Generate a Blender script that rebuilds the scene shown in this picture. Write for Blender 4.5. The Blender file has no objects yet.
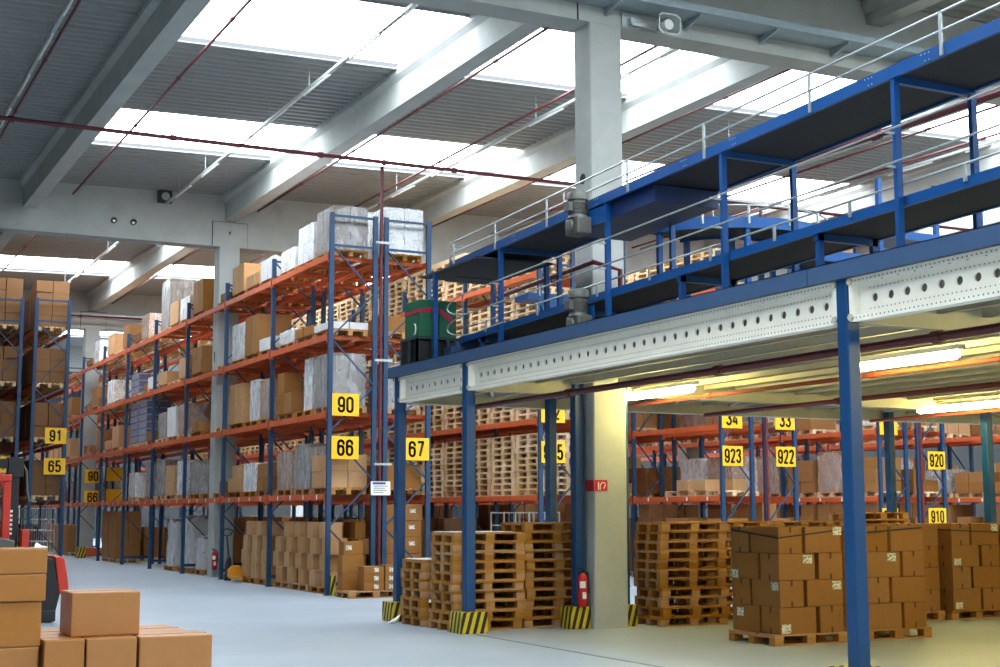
import bpy, bmesh, math, random
from mathutils import Vector, Matrix
random.seed(7)
SC = bpy.context.scene
COL = SC.collection
PI = math.pi
ORD = ['first', 'second', 'third', 'fourth', 'fifth', 'sixth', 'seventh', 'eighth', 'ninth', 'tenth', 'eleventh', 'twelfth',
       'thirteenth', 'fourteenth', 'fifteenth', 'sixteenth']

# ------------------------------------------------------------------ materials
def lin(c):
    return tuple(((v / 255 + 0.055) / 1.055) ** 2.4 if v / 255 > 0.04045 else v / 255 / 12.92 for v in c)

def mat(name, rgb, rough=0.6, metal=0.0, var=0.12, scale=6.0, bump=0.0, rnd=0.0, spec=0.5, alpha=1.0, stretch=(1, 1, 1), rgb2=None, bscale=None):
    m = bpy.data.materials.new(name); m.use_nodes = True
    nt = m.node_tree; N = nt.nodes; L = nt.links
    b = N['Principled BSDF']
    b.inputs['Roughness'].default_value = rough
    b.inputs['Metallic'].default_value = metal
    b.inputs['Specular IOR Level'].default_value = spec
    b.inputs['Alpha'].default_value = alpha
    c = lin(rgb)
    tc = N.new('ShaderNodeTexCoord'); mp = N.new('ShaderNodeMapping'); mp.inputs['Scale'].default_value = stretch
    L.new(tc.outputs['Object'], mp.inputs['Vector'])
    nz = N.new('ShaderNodeTexNoise'); nz.inputs['Scale'].default_value = scale; nz.inputs['Detail'].default_value = 5
    nz.inputs['Roughness'].default_value = 0.65
    L.new(mp.outputs['Vector'], nz.inputs['Vector'])
    rp = N.new('ShaderNodeValToRGB'); e = rp.color_ramp.elements
    e[0].position = 0.3; e[1].position = 0.72
    d = lin(rgb2) if rgb2 else tuple(v * (1 - var) for v in c)
    u = c if rgb2 else tuple(min(1, v * (1 + var)) for v in c)
    e[0].color = (*d, 1); e[1].color = (*u, 1)
    L.new(nz.outputs['Fac'], rp.inputs['Fac'])
    out = rp.outputs['Color']
    if rnd:
        oi = N.new('ShaderNodeObjectInfo'); hs = N.new('ShaderNodeHueSaturation')
        mr = N.new('ShaderNodeMapRange'); mr.inputs['To Min'].default_value = 1 - rnd; mr.inputs['To Max'].default_value = 1 + rnd
        mr2 = N.new('ShaderNodeMapRange'); mr2.inputs['To Min'].default_value = 1 + rnd * .8; mr2.inputs['To Max'].default_value = 1 - rnd * 1.2
        L.new(oi.outputs['Random'], mr.inputs['Value']); L.new(oi.outputs['Random'], mr2.inputs['Value'])
        L.new(mr.outputs['Result'], hs.inputs['Value']); L.new(mr2.outputs['Result'], hs.inputs['Saturation'])
        L.new(out, hs.inputs['Color']); out = hs.outputs['Color']
    L.new(out, b.inputs['Base Color'])
    if bump:
        n2 = N.new('ShaderNodeTexNoise'); n2.inputs['Scale'].default_value = bscale or scale * 6; n2.inputs['Detail'].default_value = 4
        L.new(mp.outputs['Vector'], n2.inputs['Vector'])
        bp = N.new('ShaderNodeBump'); bp.inputs['Strength'].default_value = bump; bp.inputs['Distance'].default_value = 0.02
        L.new(n2.outputs['Fac'], bp.inputs['Height']); L.new(bp.outputs['Normal'], b.inputs['Normal'])
    return m

def emit(name, rgb, strength):
    m = bpy.data.materials.new(name); m.use_nodes = True
    nt = m.node_tree; N = nt.nodes; L = nt.links
    N.remove(N['Principled BSDF'])
    e = N.new('ShaderNodeEmission'); e.inputs['Color'].default_value = (*rgb, 1); e.inputs['Strength'].default_value = strength
    L.new(e.outputs[0], N['Material Output'].inputs[0])
    return m

def film_mat(lo=0.10, hi=0.46):
    m = bpy.data.materials.new('stretch_film'); m.use_nodes = True
    nt = m.node_tree; N = nt.nodes; L = nt.links
    b = N['Principled BSDF']; b.inputs['Base Color'].default_value = (0.86, 0.87, 0.9, 1); b.inputs['Roughness'].default_value = 0.28
    tc = N.new('ShaderNodeTexCoord'); mp = N.new('ShaderNodeMapping'); mp.inputs['Scale'].default_value = (2.2, 2.2, 0.9)
    nz = N.new('ShaderNodeTexNoise'); nz.inputs['Scale'].default_value = 2.2; nz.inputs['Detail'].default_value = 5; nz.inputs['Distortion'].default_value = 1.2
    L.new(tc.outputs['Object'], mp.inputs['Vector']); L.new(mp.outputs['Vector'], nz.inputs['Vector'])
    mr = N.new('ShaderNodeMapRange'); mr.inputs['From Min'].default_value = 0.25; mr.inputs['From Max'].default_value = 0.85
    mr.inputs['To Min'].default_value = lo; mr.inputs['To Max'].default_value = hi
    L.new(nz.outputs['Fac'], mr.inputs['Value']); L.new(mr.outputs['Result'], b.inputs['Alpha'])
    bp = N.new('ShaderNodeBump'); bp.inputs['Strength'].default_value = 0.18; bp.inputs['Distance'].default_value = 0.02
    L.new(nz.outputs['Fac'], bp.inputs['Height']); L.new(bp.outputs['Normal'], b.inputs['Normal'])
    return m

def hazard_mat():
    m = bpy.data.materials.new('hazard_stripes'); m.use_nodes = True
    nt = m.node_tree; N = nt.nodes; L = nt.links
    b = N['Principled BSDF']; b.inputs['Roughness'].default_value = 0.55
    tc = N.new('ShaderNodeTexCoord'); sp = N.new('ShaderNodeSeparateXYZ'); L.new(tc.outputs['Object'], sp.inputs[0])
    def mth(op, a, c=None):
        n = N.new('ShaderNodeMath'); n.operation = op
        for i, v in enumerate((a, c)):
            if v is None: continue
            if isinstance(v, (int, float)): n.inputs[i].default_value = v
            else: L.new(v, n.inputs[i])
        return n.outputs[0]
    xy = mth('SUBTRACT', sp.outputs[0], sp.outputs[1])
    s = mth('SUBTRACT', xy, mth('MULTIPLY', sp.outputs[2], 0.28))
    f = mth('FRACT', mth('MULTIPLY', s, 8.6))
    g = mth('GREATER_THAN', f, 0.5)
    mx = N.new('ShaderNodeMix'); mx.data_type = 'RGBA'
    mx.inputs['A'].default_value = (*lin((28, 28, 26)), 1); mx.inputs['B'].default_value = (*lin((205, 180, 20)), 1)
    L.new(g, mx.inputs['Factor']); L.new(mx.outputs['Result'], b.inputs['Base Color'])
    return m

def label_mat():
    m = bpy.data.materials.new('printed_label'); m.use_nodes = True
    nt = m.node_tree; N = nt.nodes; L = nt.links
    b = N['Principled BSDF']; b.inputs['Roughness'].default_value = 0.5
    tc = N.new('ShaderNodeTexCoord'); mp = N.new('ShaderNodeMapping'); mp.inputs['Scale'].default_value = (90, 90, 60)
    vr = N.new('ShaderNodeTexVoronoi'); vr.inputs['Scale'].default_value = 1.0
    L.new(tc.outputs['Object'], mp.inputs['Vector']); L.new(mp.outputs['Vector'], vr.inputs['Vector'])
    rp = N.new('ShaderNodeValToRGB'); e = rp.color_ramp.elements
    e[0].position = 0.36; e[0].color = (*lin((225, 222, 210)), 1); e[1].position = 0.42; e[1].color = (*lin((120, 115, 105)), 1)
    sp = N.new('ShaderNodeSeparateColor'); L.new(vr.outputs['Color'], sp.inputs[0])
    rp.color_ramp.interpolation = 'CONSTANT'; e[0].position = 0.0; e[1].position = 0.66
    L.new(sp.outputs[0], rp.inputs['Fac']); L.new(rp.outputs['Color'], b.inputs['Base Color'])
    return m

M = {}
M['floor'] = mat('floor_concrete', (158, 170, 182), 0.40, var=0.10, scale=0.55, bump=0.06, bscale=25, spec=0.45)
M['concrete'] = mat('precast_concrete', (175, 178, 174), 0.85, var=0.10, scale=1.4, bump=0.12, bscale=30)
M['joint'] = mat('dark_joint', (45, 45, 45), 0.9)
M['wall'] = mat('wall_panel', (66, 68, 68), 0.85, var=0.06, scale=1.0)
M['wallpale'] = mat('pale_wall_panel', (188, 190, 188), 0.85, var=0.05, scale=1.0)  # paleness added so the unseen left and near walls bounce light
M['deck'] = mat('roof_deck_steel', (142, 144, 142), 0.6, var=0.05, scale=2.0)
M['sky'] = emit('skylight_daylight', (0.84, 0.93, 1.0), 6.6)
M['lampon'] = emit('fluorescent_tube', (1.0, 0.84, 0.30), 50.0)
M['lamphall'] = emit('hall_tube', (1.0, 0.97, 0.9), 2.5)
M['blue'] = mat('blue_paint', (3, 64, 112), 0.42, var=0.12, scale=3, spec=0.5)
M['rackblue'] = mat('rack_blue_paint', (18, 58, 92), 0.5, var=0.12, scale=3)
M['convblue'] = mat('conveyor_blue_paint', (6, 74, 138), 0.38, var=0.08, scale=2)
M['fascia'] = mat('fascia_blue_grey', (56, 84, 120), 0.5, var=0.06, scale=2)
M['orange'] = mat('orange_beam_paint', (200, 90, 44), 0.5, var=0.15, scale=3)
M['white'] = mat('white_steel', (246, 242, 228), 0.5, var=0.05, scale=3)
M['hole'] = mat('punched_hole', (60, 58, 54), 0.9)
M['cream'] = mat('galvanised_joist', (190, 184, 160), 0.5, 0.0, var=0.08, scale=4)
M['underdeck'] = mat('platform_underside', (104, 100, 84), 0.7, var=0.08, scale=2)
M['galv'] = mat('galvanised_rail', (176, 184, 184), 0.4, 0.5, var=0.08, scale=8)
M['tray'] = mat('galvanised_tray', (150, 165, 172), 0.45, 0.3, var=0.1, scale=10)
M['belt'] = mat('dark_belt', (40, 43, 52), 0.75, var=0.1, scale=4)
M['red'] = mat('red_pipe_paint', (92, 30, 38), 0.5, var=0.1, scale=5)
M['redbright'] = mat('red_enamel', (196, 24, 34), 0.32, var=0.06, scale=5)
M['pipeorange'] = mat('orange_red_pipe', (150, 66, 40), 0.5, var=0.1, scale=5)
M['black'] = mat('black_plastic', (24, 24, 27), 0.5, var=0.15, scale=6)
M['motor'] = mat('motor_grey', (96, 96, 90), 0.5, 0.2, var=0.12, scale=9)
M['yellow'] = mat('yellow_sign', (246, 190, 22), 0.45, var=0.03, scale=3)
M['yellowpaint'] = mat('yellow_paint', (220, 150, 30), 0.5, var=0.1, scale=5)
M['ink'] = mat('black_ink', (16, 15, 15), 0.6)
M['whiteink'] = mat('white_ink', (232, 232, 228), 0.6, var=0.03)
M['blueink'] = mat('blue_ink', (40, 60, 130), 0.6)
M['wood'] = mat('pallet_wood', (170, 118, 54), 0.8, var=0.25, scale=5, rnd=0.15, stretch=(0.5, 4, 4), bump=0.1)
M['woodpale'] = mat('pale_pallet_wood', (212, 180, 136), 0.8, var=0.16, scale=5, rnd=0.16, stretch=(0.5, 4, 4))
M['woodstock'] = mat('stock_pallet_wood', (212, 180, 136), 0.8, var=0.16, scale=5, rnd=0.16, stretch=(0.5, 4, 4))
for _n in M['woodstock'].node_tree.nodes:
    if _n.type == 'OBJECT_INFO':
        _g = M['woodstock'].node_tree.nodes.new('ShaderNodeNewGeometry')
        for _l in list(_n.outputs['Random'].links): M['woodstock'].node_tree.links.new(_g.outputs['Random Per Island'], _l.to_socket)
M['board'] = mat('chipboard', (206, 178, 140), 0.85, var=0.1, scale=14)
M['kraft'] = mat('kraft_cardboard', (150, 102, 50), 0.75, var=0.05, scale=7, rnd=0.05, spec=0.25)
M['kraftlight'] = mat('light_kraft_cardboard', (182, 140, 96), 0.75, var=0.06, scale=7, rnd=0.06, spec=0.25)
M['kraftfront'] = mat('golden_kraft_cardboard', (166, 106, 38), 0.36, var=0.05, scale=9, rnd=0.05, spec=0.5)
M['kraftdark'] = mat('dark_kraft_cardboard', (124, 84, 46), 0.75, var=0.06, scale=7, rnd=0.05, spec=0.25)  # low light on the left racks put into the kraft colour
M['navy'] = mat('navy_paint', (14, 44, 92), 0.5, var=0.08, scale=3)  # conveyor blue with the shade under the belt put into the colour
M['craterim'] = mat('pale_crate_rim', (146, 152, 176), 0.55, var=0.12, scale=4)
M['tape'] = mat('brown_tape', (150, 106, 64), 0.3, var=0.1, scale=12)
M['tapedark'] = mat('dark_tape', (84, 56, 28), 0.75, var=0.1, scale=12)
M['strap'] = mat('black_strap', (30, 28, 26), 0.4)
M['label'] = label_mat()
M['film'] = film_mat(); M['filmthick'] = film_mat(0.5, 0.92)
M['hazard'] = hazard_mat()
M['cratedark'] = mat('dark_crate', (36, 48, 50), 0.6, var=0.15, scale=6)
M['green'] = mat('green_box', (4, 92, 58), 0.5, var=0.08, scale=5)
M['ribbon'] = mat('crimson_ribbon', (170, 20, 52), 0.45, var=0.1, scale=9)
M['crateblue'] = mat('blue_grey_crate', (84, 88, 110), 0.6, var=0.2, scale=4, rnd=0.1)
M['truckred'] = mat('truck_red', (206, 52, 32), 0.4, var=0.06, scale=5)
M['wrapwhite'] = mat('white_goods', (214, 214, 214), 0.6, var=0.08, scale=4, rnd=0.06)
M['wrapgrey'] = mat('grey_goods', (116, 104, 94), 0.7, var=0.12, scale=4, rnd=0.1)
M['floorline'] = mat('blue_floor_line', (96, 120, 150), 0.5, var=0.15, scale=3)
M['chrome'] = mat('chrome', (210, 210, 214), 0.12, 1.0, var=0.02)
M['cage'] = mat('zinc_cage', (190, 192, 188), 0.45, 0.3, var=0.06)
M['paper'] = mat('white_paper', (236, 236, 236), 0.8, var=0.02)

# ------------------------------------------------------------------ mesh helpers
class MB:
    def __init__(s): s.v = []; s.f = []; s.m = []; s.cur = 0
    def box(s, x0, x1, y0, y1, z0, z1):
        if x0 > x1: x0, x1 = x1, x0
        if y0 > y1: y0, y1 = y1, y0
        if z0 > z1: z0, z1 = z1, z0
        i = len(s.v)
        s.v += [(x0, y0, z0), (x1, y0, z0), (x1, y1, z0), (x0, y1, z0), (x0, y0, z1), (x1, y0, z1), (x1, y1, z1), (x0, y1, z1)]
        s.f += [(i, i + 3, i + 2, i + 1), (i + 4, i + 5, i + 6, i + 7), (i, i + 1, i + 5, i + 4), (i + 1, i + 2, i + 6, i + 5), (i + 2, i + 3, i + 7, i + 6), (i + 3, i, i + 4, i + 7)]
        s.m += [s.cur] * 6
        return s
    def bar(s, a, b, w, h, up=(0, 0, 1)):
        a = Vector(a); b = Vector(b); d = (b - a).normalized(); u = Vector(up)
        if abs(d.dot(u)) > 0.98: u = Vector((1, 0, 0))
        r = d.cross(u).normalized(); u = r.cross(d).normalized()
        i = len(s.v)
        for p in (a, b):
            for sx, sy in ((-1, -1), (1, -1), (1, 1), (-1, 1)):
                s.v.append(tuple(p + r * (w / 2 * sx) + u * (h / 2 * sy)))
        s.f += [(i, i + 1, i + 2, i + 3), (i + 7, i + 6, i + 5, i + 4)] + [(i + (k + 1) % 4, i + k, i + 4 + k, i + 4 + (k + 1) % 4) for k in range(4)]
        s.m += [s.cur] * 6
        return s
    def tube(s, pts, r, n=8, cap=True, closed=False):
        pts = [Vector(p) for p in pts]; i0 = len(s.v); K = len(pts); prev = None
        for k, p in enumerate(pts):
            d = (pts[min(k + 1, K - 1)] - pts[max(k - 1, 0)]).normalized()
            if prev is None:
                u = Vector((0, 0, 1)) if abs(d.z) < 0.9 else Vector((1, 0, 0))
            else: u = prev
            a = d.cross(u).normalized(); u = a.cross(d).normalized(); prev = u
            rr = r[k] if isinstance(r, (list, tuple)) else r
            for j in range(n):
                t = 2 * PI * j / n
                s.v.append(tuple(p + (a * math.cos(t) + u * math.sin(t)) * rr))
        for k in range(K - 1):
            for j in range(n):
                a = i0 + k * n + j; b = i0 + k * n + (j + 1) % n
                s.f.append((a, a + n, b + n, b)); s.m.append(s.cur)
        if cap:
            s.f.append(tuple(i0 + j for j in range(n))); s.f.append(tuple(i0 + (K - 1) * n + j for j in reversed(range(n)))); s.m += [s.cur] * 2
        return s
    def prism(s, poly, axis, a0, a1):
        # poly: 2D points in the other two axes (cyclic order), extruded along axis
        i = len(s.v); n = len(poly)
        for a in (a0, a1):
            for p, q in poly:
                s.v.append({'x': (a, p, q), 'y': (p, a, q), 'z': (p, q, a)}[axis])
        s.f.append(tuple(range(i, i + n))); s.f.append(tuple(range(i + 2 * n - 1, i + n - 1, -1)))
        for k in range(n):
            s.f.append((i + k, i + (k + 1) % n, i + n + (k + 1) % n, i + n + k))
        s.m += [s.cur] * (n + 2)
        return s
    def disc(s, c, r, axis, n=14):
        i = len(s.v); c = Vector(c)
        for j in range(n):
            t = 2 * PI * j / n; a, b = r * math.cos(t), r * math.sin(t)
            s.v.append(tuple(c + Vector({'x': (0, a, b), 'y': (a, 0, b), 'z': (a, b, 0)}[axis])))
        s.f.append(tuple(range(i, i + n))); s.m.append(s.cur)
        return s
    def sphere(s, c, r, n=10, m=7, sq=(1, 1, 1)):
        i = len(s.v)
        for a in range(m + 1):
            ph = PI * a / m
            for b in range(n):
                th = 2 * PI * b / n
                s.v.append((c[0] + r * sq[0] * math.sin(ph) * math.cos(th), c[1] + r * sq[1] * math.sin(ph) * math.sin(th), c[2] + r * sq[2] * math.cos(ph)))
        for a in range(m):
            for b in range(n):
                p = i + a * n + b; q = i + a * n + (b + 1) % n
                s.f.append((p, p + n, q + n, q)); s.m.append(s.cur)
        return s
    def use(s, k): s.cur = k; return s
    def mesh(s, name, mats, origin=(0, 0, 0), smooth=False, bevel=0):
        me = bpy.data.meshes.new(name)
        o = Vector(origin)
        me.from_pydata([tuple(Vector(p) - o) for p in s.v] if tuple(origin) != (0, 0, 0) else s.v, [], s.f)
        mats = mats if isinstance(mats, (list, tuple)) else [mats]
        for m in mats: me.materials.append(M[m])
        if len(mats) > 1: me.polygons.foreach_set('material_index', s.m)
        bm = bmesh.new(); bm.from_mesh(me)
        bmesh.ops.recalc_face_normals(bm, faces=bm.faces)
        if bevel: bmesh.ops.bevel(bm, geom=bm.edges[:], offset=bevel, segments=2, affect='EDGES', profile=0.6)
        bm.to_mesh(me); bm.free()
        if smooth:
            me.polygons.foreach_set('use_smooth', [True] * len(me.polygons))
            try: me.set_sharp_from_angle(angle=math.radians(40))
            except Exception: pass
        return me
    def build(s, name, mats, parent=None, smooth=False, bevel=0, origin=None):
        org = WO.get(parent.name, (0, 0, 0)) if parent is not None else (origin or (0, 0, 0))
        me = s.mesh(name, mats, org, smooth, bevel)
        ob = bpy.data.objects.new(name, me); COL.objects.link(ob)
        if parent is not None: ob.parent = parent
        elif origin: ob.location = origin
        WO[ob.name] = org
        return ob
WO = {}

def tag(o, label=None, cat=None, group=None, kind=None):
    if label:
        o['label'] = label
        n = len(label.replace('-', ' ').split())
    if cat: o['category'] = cat
    if group: o['group'] = group
    if kind: o['kind'] = kind
    return o

def thing(name, label, cat, loc=(0, 0, 0), group=None):
    o = bpy.data.objects.new(name, None); o.empty_display_size = 0.2; COL.objects.link(o)
    o.location = loc; WO[o.name] = tuple(loc)
    return tag(o, label, cat, group)

def struct(mb, name, mats, **k):
    return tag(mb.build(name, mats, **k), kind='structure')

def inst(name, me, parent=None, loc=(0, 0, 0), rz=0):
    o = bpy.data.objects.new(name, me); COL.objects.link(o); o.location = loc; o.rotation_euler = (0, 0, rz)
    if parent is not None: o.parent = parent
    return o

_txt = {}
def _arc(cx, cy, r, a0, a1, n=8):
    return [(cx + r * math.cos(math.radians(a0 + (a1 - a0) * k / n)), cy + r * math.sin(math.radians(a0 + (a1 - a0) * k / n))) for k in range(n + 1)]
_SIX = [[(.87, 1.45)] + _arc(.5, 1.48, .37, 0, 180) + _arc(.5, .5, .37, 180, 360) + _arc(.5, .82, .37, 0, 180)]
GLYPH = {
    '0': [_arc(.5, 1.5, .37, 0, 180) + _arc(.5, .5, .37, 180, 360) + [(.87, 1.5)]],
    '1': [[(.18, 1.5), (.58, 1.87), (.58, .13)]],
    '2': [_arc(.5, 1.5, .37, 180, -20) + [(.72, 1.0), (.15, .13), (.9, .13)]],
    '3': [_arc(.5, 1.5, .37, 180, -80) + [(.4, 1.08)], [(.45, 1.1)] + _arc(.5, .63, .40, 80, -10) + _arc(.5, .5, .37, -10, -180)],
    '4': [[(.62, 1.87), (.12, .55), (.95, .55)], [(.7, 1.1), (.7, .13)]],
    '5': [[(.86, 1.87), (.2, 1.87), (.17, 1.05)] + _arc(.5, .8, .37, 140, 0) + _arc(.5, .5, .37, 0, -180)],
    '6': _SIX,
    '7': [[(.1, 1.87), (.88, 1.87), (.4, .13)]],
    '9': [[(1 - x, 2 - y) for x, y in _SIX[0]]],
}
def text_mesh(s, h, mtl, wfac=0.9, bold=0.16):
    key = (s, h, mtl, wfac)
    if key in _txt: return _txt[key]
    m = MB(); k = h / 2.0; adv = 1.22; tot = adv * len(s) - .22
    for q, ch in enumerate(s):
        for line in GLYPH[ch]:
            P = [((q * adv - tot / 2 + x) * k * wfac, (y - 1.0) * k) for x, y in line]
            t = bold * k
            for (xa, ya), (xb, yb) in zip(P, P[1:]):
                d = math.hypot(xb - xa, yb - ya) or 1e-6; nx, ny = -(yb - ya) / d * t, (xb - xa) / d * t
                i = len(m.v); m.v += [(xa + nx, 0, ya + ny), (xa - nx, 0, ya - ny), (xb - nx, 0, yb - ny), (xb + nx, 0, yb + ny)]
                m.f.append((i, i + 1, i + 2, i + 3)); m.m.append(0)
            for xa, ya in P[1:-1]: m.disc((xa, 0, ya), t, 'y', 10)
    me = m.mesh('number', mtl); _txt[key] = me
    return me

# ------------------------------------------------------------------ camera (solved from the photo's vanishing points)
yaw, pit, rol = math.radians(26.862), math.radians(7.2155), math.radians(-0.0965)
fw = Vector((math.sin(yaw) * math.cos(pit), math.cos(yaw) * math.cos(pit), math.sin(pit)))
rt = Vector((math.cos(yaw), -math.sin(yaw), 0)); up = rt.cross(fw)
rt, up = rt * math.cos(rol) + up * math.sin(rol), up * math.cos(rol) - rt * math.sin(rol)
cam = bpy.data.objects.new('camera', bpy.data.cameras.new('camera')); COL.objects.link(cam)
cam.matrix_world = Matrix(((rt.x, up.x, -fw.x, 0), (rt.y, up.y, -fw.y, 0), (rt.z, up.z, -fw.z, 1.75), (0, 0, 0, 1)))
cam.data.sensor_width = 36; cam.data.lens = 1408.8 * 36 / 1000; cam.data.clip_end = 400; cam.data.clip_start = 0.1
SC.camera = cam

# ------------------------------------------------------------------ hall shell
XL, XR, YN, YF = -10.2, 47.3, -9.0, 99.0
def zroof(x): return 10.62 + 0.0225 * (x - 10.7)
struct(MB().box(XL - 1, XR + 1, YN - 1, YF + 1, -0.3, 0), 'floor', 'floor')
struct(MB().box(XL - 0.4, XL, YN, YF, 0, 11.8), 'wall_left', 'wallpale')
struct(MB().box(XR, XR + 0.4, YN, YF, 0, 12.2), 'wall_right', 'wall')
struct(MB().box(XL, XR, YF, YF + 0.4, 0, 12), 'wall_far', 'wall')
struct(MB().box(XL, XR, YN - 0.4, YN, 0, 12), 'wall_near', 'wallpale')

PRIM = [-1.2, 18.6, 38.25, 58.2, 78.0]                      # front faces of the main girders
SECX = [10.70 + 5.45 * k for k in range(-3, 7)]   # left faces of the roof beams
SKY = []
for base in (30.45, 22.15, 42.1, 50.2, 62.0, 70.3, 82, 90.2, 10.4, 2.4, -6.5):
    SKY.append((base, base + 3.35))
SKY.sort()
# corrugated deck, ribs along X, in strips between the skylights
deck = MB()
def corrugated(y0, y1, xa=XL, xb=XR):
    pitch = 0.28; y = y0; prof = []
    while y < y1 - 1e-6:
        for dy, dz in ((0, 0), (0.09, 0), (0.13, 0.075), (0.24, 0.075)):
            if y + dy < y1: prof.append((y + dy, dz))
        y += pitch
    prof.append((y1, 0))
    i = len(deck.v)
    for px in (xa, xb):
        for yy, dz in prof: deck.v.append((px, yy, zroof(px) + dz))
    n = len(prof)
    for k in range(n - 1):
        deck.f.append((i + k, i + k + 1, i + n + k + 1, i + n + k)); deck.m.append(0)
y = YN
for a, b in SKY + [(YF, YF)]:
    if a > y: corrugated(y, a)
    y = b
BLANK = (30.45, 22.15)
for a_, b_ in SKY:
    if a_ > 18: corrugated(a_, b_, XL, SECX[2] + .2)
    else: corrugated(a_, b_, XL, SECX[1] + .2)
# closed lid above the deck so that only the skylights let light in
struct(deck, 'ceiling', 'deck')
# skylight panes and their kerbs
n_win = 0
for a, b in SKY:
    for i in range(len(SECX)):
        if i < 1 or (i < 2 and a > 18): continue
        x0 = SECX[i] + 0.40
        x1 = SECX[i + 1] + 0.02 if i + 1 < len(SECX) else XR
        n_win += 1
        mb = MB()
        z0, z1 = zroof(x0) + 0.12, zroof(x1) + 0.12
        nn = len(mb.v)
        mb.v += [(x0, a, z0), (x1, a, z1), (x1, b, z1), (x0, b, z0), (x0, a, z0 + .04), (x1, a, z1 + .04), (x1, b, z1 + .04), (x0, b, z0 + .04)]
        mb.f += [(0, 3, 2, 1), (4, 5, 6, 7), (0, 1, 5, 4), (1, 2, 6, 5), (2, 3, 7, 6), (3, 0, 4, 7)]; mb.m += [0] * 6
        w = struct(mb, 'window_%d' % n_win, 'sky')
# roof beams (T section) and main girders
for j in range(len(PRIM)):
    y0 = PRIM[j] + 0.5; y1 = PRIM[j + 1] if j + 1 < len(PRIM) else YF
    for i, x in enumerate(SECX):
        xx = x; zb = 9.76 + 0.0262 * (x - 5.25)
        zt = zroof(x + .2) + 0.06
        if j == 0: xx = x + 0.6; zb += 0.3
        mb = MB()
        zc = zt - 0.16
        mb.prism([(xx, zb), (xx + .36, zb), (xx + .36, zc - .1), (xx + .46, zc), (xx + .46, zt), (xx - .1, zt), (xx - .1, zc), (xx, zc - .1)], 'y', y0 - 0.02, y1 + 0.02)
        struct(mb, 'roof_beam', 'concrete')
for j, yp in enumerate(PRIM):
    zb = 9.47 if j == 1 else 9.15
    mb = MB()
    zt = 11.4
    # inverted-L girder: lower ledge wider than the upper web, dark joint line between the two casts
    mb.box(XL, XR, yp, yp + 0.52, zb, zb + 0.74)
    mb.box(XL, XR, yp + 0.035, yp + 0.50, zb + 0.74, zt)
    struct(mb, 'girder_beam', 'concrete')
    if j in (1, 2):
        z = zb + 0.74
COLX = {0: 10.72, 1: 11.02, 2: 10.56, 3: 10.62, 4: 10.6}
for j, yp in enumerate(PRIM):
    zb = 9.47 if j == 1 else 9.15
    for k, dx in enumerate((-15.7, 0, 15.6, 31.2)):
        x = COLX[j] + dx
        if j in (0, 1) and k == 2: continue
        mb = MB(); w = 0.59
        c = 0.02
        y0, y1 = yp - 0.004, yp + 0.5
        mb.prism([(x + c, y0), (x + w - c, y0), (x + w, y0 + c), (x + w, y1 - c), (x + w - c, y1), (x + c, y1), (x, y1 - c), (x, y0 + c)], 'z', 0, zb)
        ob = struct(mb, 'concrete_column', 'concrete')
        cap = MB(); cap.box(x - 0.2, x + w + 0.2, yp - 0.012, yp + 0.53, zb - .004, zb + 0.7)
        cap.use(1); cap.box(x - 0.225, x - 0.2, yp - 0.004, yp + 0.03, zb + .002, zb + 0.71); cap.box(x - 0.2, x + w + 0.21, yp - 0.004, yp + 0.03, zb + 0.7, zb + 0.715)
        cap.box(x + w + 0.2, x + w + .21, yp - 0.004, yp + 0.03, zb + .002, zb + 0.7)
        cb = cap.build('column_head', ['concrete', 'joint'], ob)
        if j == 1 and k == 1:
            h = MB(); h.tube([(x - 0.006, yp + .25, 6.97), (x + 0.05, yp + .25, 6.97)], 0.085, 16); h.build('sleeve_hole', 'joint', ob)
        if j == 2 and k == 1:
            h = MB(); h.box(x - 0.005, x + .02, yp + .2, yp + .28, 5.9, 6.2); h.build('sleeve_hole', 'joint', ob)
            d = MB(); d.box(x + .26, x + .33, yp - .012, yp, 9.52, 9.59); d.build('socket_cover', 'whiteink', ob)

# two round sleeves with chrome domes added for light seen through them and a small round-grilled alarm on the far girder
for nm, x in (('left', 7.62), ('right', 8.15)):
    t = thing('wall_sleeve', 'round black sleeve with a shiny rim in the concrete girder, the %s of two' % nm, 'pipe sleeve', (x, 38.24, 9.62))
    MB().tube([(x, 38.2, 9.62), (x, 38.26, 9.62)], 0.085, 18).build('sleeve', 'black', t, True)
    MB().sphere((x, 38.2, 9.6), 0.06, 12, 8, (1, .5, 1)).build('rim', 'chrome', t, True)
t = thing('alarm_sounder', 'dark square alarm sounder with round grille under the roof beside the lamp line', 'alarm', (9.0, 38.2, 10.45))
MB().box(8.78, 9.16, 38.08, 38.25, 10.22, 10.56).build('housing', 'black', t, bevel=.02)
MB().tube([(8.97, 38.05, 10.39), (8.97, 38.08, 10.39)], 0.11, 18).build('grille', 'galv', t, True)

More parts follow.
